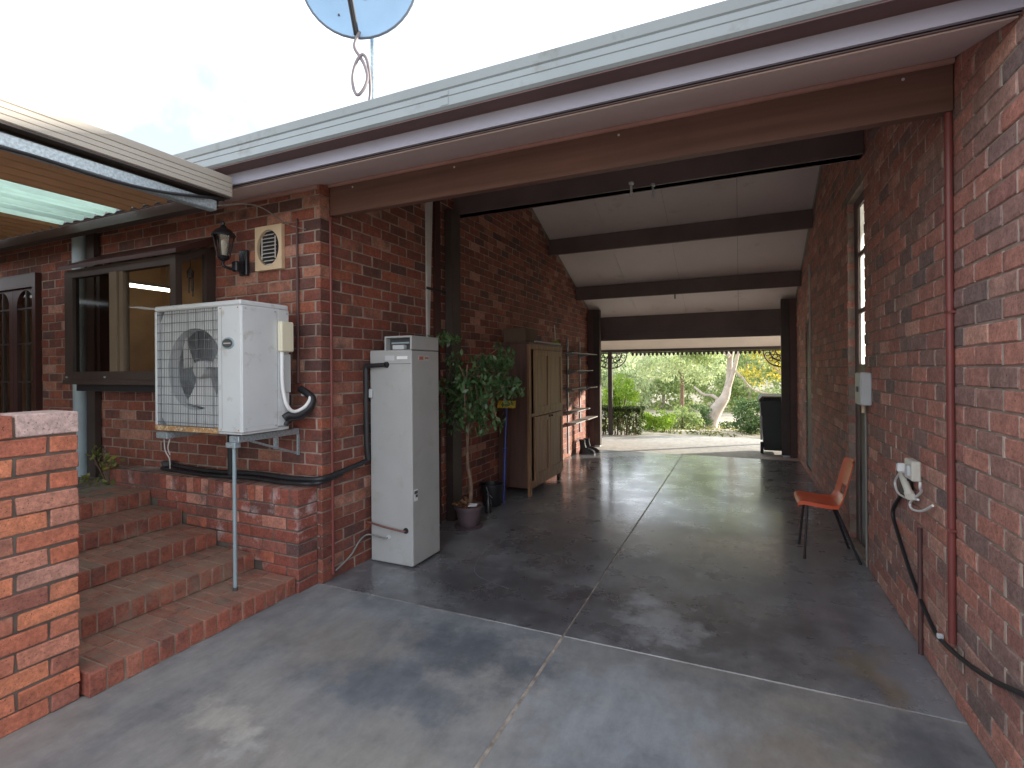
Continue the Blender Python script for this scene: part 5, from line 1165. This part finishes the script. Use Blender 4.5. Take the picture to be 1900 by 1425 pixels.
# farther trees
far = (('tall pale gum seen above the hedge at far left', -7.4, 31, 3.2, 2.6, 'leaf_grey'), ('dusty green tree behind the slim gum', -4.6, 34, 2.6, 2.4, 'leaf_gum'), ('grey green tree filling the middle background', -2.2, 38, 3.4, 3.0, 'leaf_grey'),
       ('rounded green tree behind the leaning gum', .4, 33, 3.0, 2.6, 'leaf_gum'), ('pale olive tree behind the golden leaves', 3.0, 36, 3.2, 3.0, 'leaf_grey'), ('green tree at the far right background', 5.8, 32, 3.0, 2.8, 'leaf_gum'), ('dark tree at the far left background', -10.5, 36, 3.0, 3.0, 'leaf_dark'))
for i, (lab, x, y, zc, R, leaf) in enumerate(far):
    g0 = tz(y)
    tree('distant_tree', lab, x, y, [([(0, 0, 0), (.1, 0, g0 + 1.0), (0, 0, g0 + zc)], .14, .06), ([(.05, 0, g0 + 1.2), (.9, 0, g0 + zc)], .07, .03), ([(.05, 0, g0 + 1.1), (-1.0, 0, g0 + zc)], .07, .03)],
         puffs((0, 0, g0 + zc * .62), (R * 1.15, R * .7, R * .85), 70, 75, .75, 40 + i), leaf, .22, 'gum', 'trees in the far background', .5)
wl = [((random.uniform(-45, 30), random.uniform(42, 120), 0), (3, 2.5, 2.6), 130) for _ in range(170)]
wl = [((c[0], c[1], tz(c[1]) + random.uniform(.2, 3)), r, n) for c, r, n in wl]
tag(leaves('woodland', wl, .55, 'leaf_grey', None), 'hazy woodland on the slope beyond the garden', 'woodland', kind='stuff')
gl = [((random.uniform(-6, 5), random.uniform(13.1, 20), 0), (.5, .4, .03), 45) for _ in range(110)]
gl = [((c[0], c[1], tz(c[1]) + .04), r, n) for c, r, n in gl]
tag(leaves('ground_cover', gl, .08, 'leaf_weed', None), 'patchy dry grass and fallen leaves past the driveway', 'ground cover', kind='stuff')

# ================================================================== SATELLITE DISH
sd = thing('satellite_dish', 'blue grey satellite dish on a thin pole above the gutter', 'satellite dish', (-2.27, 2.76, 3.05))
DC = Vector((-2.275, 2.66, 4.150)); dn = Vector((.42, -.90, -.10)).normalized(); du = Vector((0, 0, 1)); du = (du - dn * du.dot(dn)).normalized(); dr_ = dn.cross(du)
mb = MB(); nr, na = 8, 40; A, B = .385, .385
for th in (0, 1):
    for i in range(nr + 1):
        for j in range(na):
            t = 2 * math.pi * j / na; r = i / nr; p = DC + dr_ * (A * r * math.cos(t)) + du * (B * r * math.sin(t)) - dn * (.075 * (1 - r * r) + th * .008); mb.v.append(tuple(p))
o_ = (nr + 1) * na
for i in range(nr):
    for j in range(na):
        j2 = (j + 1) % na; mb.f += [(i * na + j, i * na + j2, (i + 1) * na + j2, (i + 1) * na + j), (o_ + i * na + j, o_ + (i + 1) * na + j, o_ + (i + 1) * na + j2, o_ + i * na + j2)]
dsh = mb.build('reflector', 'dish', sd, True, False)
MB().tube([tuple(DC + dr_ * (A * math.cos(t)) + du * (B * math.sin(t)) - dn * .004) for t in [2 * math.pi * k / na for k in range(na + 1)]], .008, 6).build('rim', 'dishback', sd, True)
bot = DC - du * B
armp = [DC - du * (B - .02) + dn * .0 + dr_ * .02, DC - du * .25 + dn * .2, DC - du * .05 + dn * .46]
MB().tube([tuple(p) for p in armp], .012, 8).tube([tuple(p + dr_ * .018) for p in armp], .008, 6).build('feed_arm', 'darkgrey', sd, True)
MB().tube([tuple(DC - du * .05 + dn * .46), tuple(DC - du * .01 + dn * .36)], [.035, .045], 12).build('feed_horn', 'boxgrey', sd, True)
MB().tube([tuple(DC - dn * .10), (-2.262, 2.78, 4.12), (-2.262, 2.78, 3.06)], .017, 10).build('pole', 'galv', sd, True)
MB().tube([tuple(DC - dn * .085), tuple(DC - dn * .14)], .05, 12).build('mount', 'darkgrey', sd)
for (a_, b_) in ((.15, -.22), (-.02, -.10), (-.20, -.08), (.14, -.06)):
    q = DC + dr_ * a_ + du * b_; r2 = (a_ * a_ + b_ * b_) / (A * A); q = q - dn * (.075 * (1 - r2) - .002)
    MB().tube([tuple(q), tuple(q + dn * .006)], .007, 8).build('bolt', 'darkgrey', sd)
loop = [tuple(DC - du * (B - .03) + dn * .02), (-2.315, 2.66, 3.70), (-2.285, 2.68, 3.63), (-2.245, 2.68, 3.56), (-2.225, 2.68, 3.48), (-2.245, 2.67, 3.41), (-2.29, 2.66, 3.37), (-2.325, 2.66, 3.42), (-2.33, 2.66, 3.51), (-2.30, 2.665, 3.60), (-2.26, 2.68, 3.64), (-2.235, 2.70, 3.58), (-2.235, 2.72, 3.42), (-2.255, 2.72, 3.30), (-2.30, 2.72, 3.10)]
single('dish_cable', MB().tube(smoothpath(loop, 6), .011, 7), 'strap', 'dark cable coiled in a loop below the satellite dish', 'cable', smooth=True)
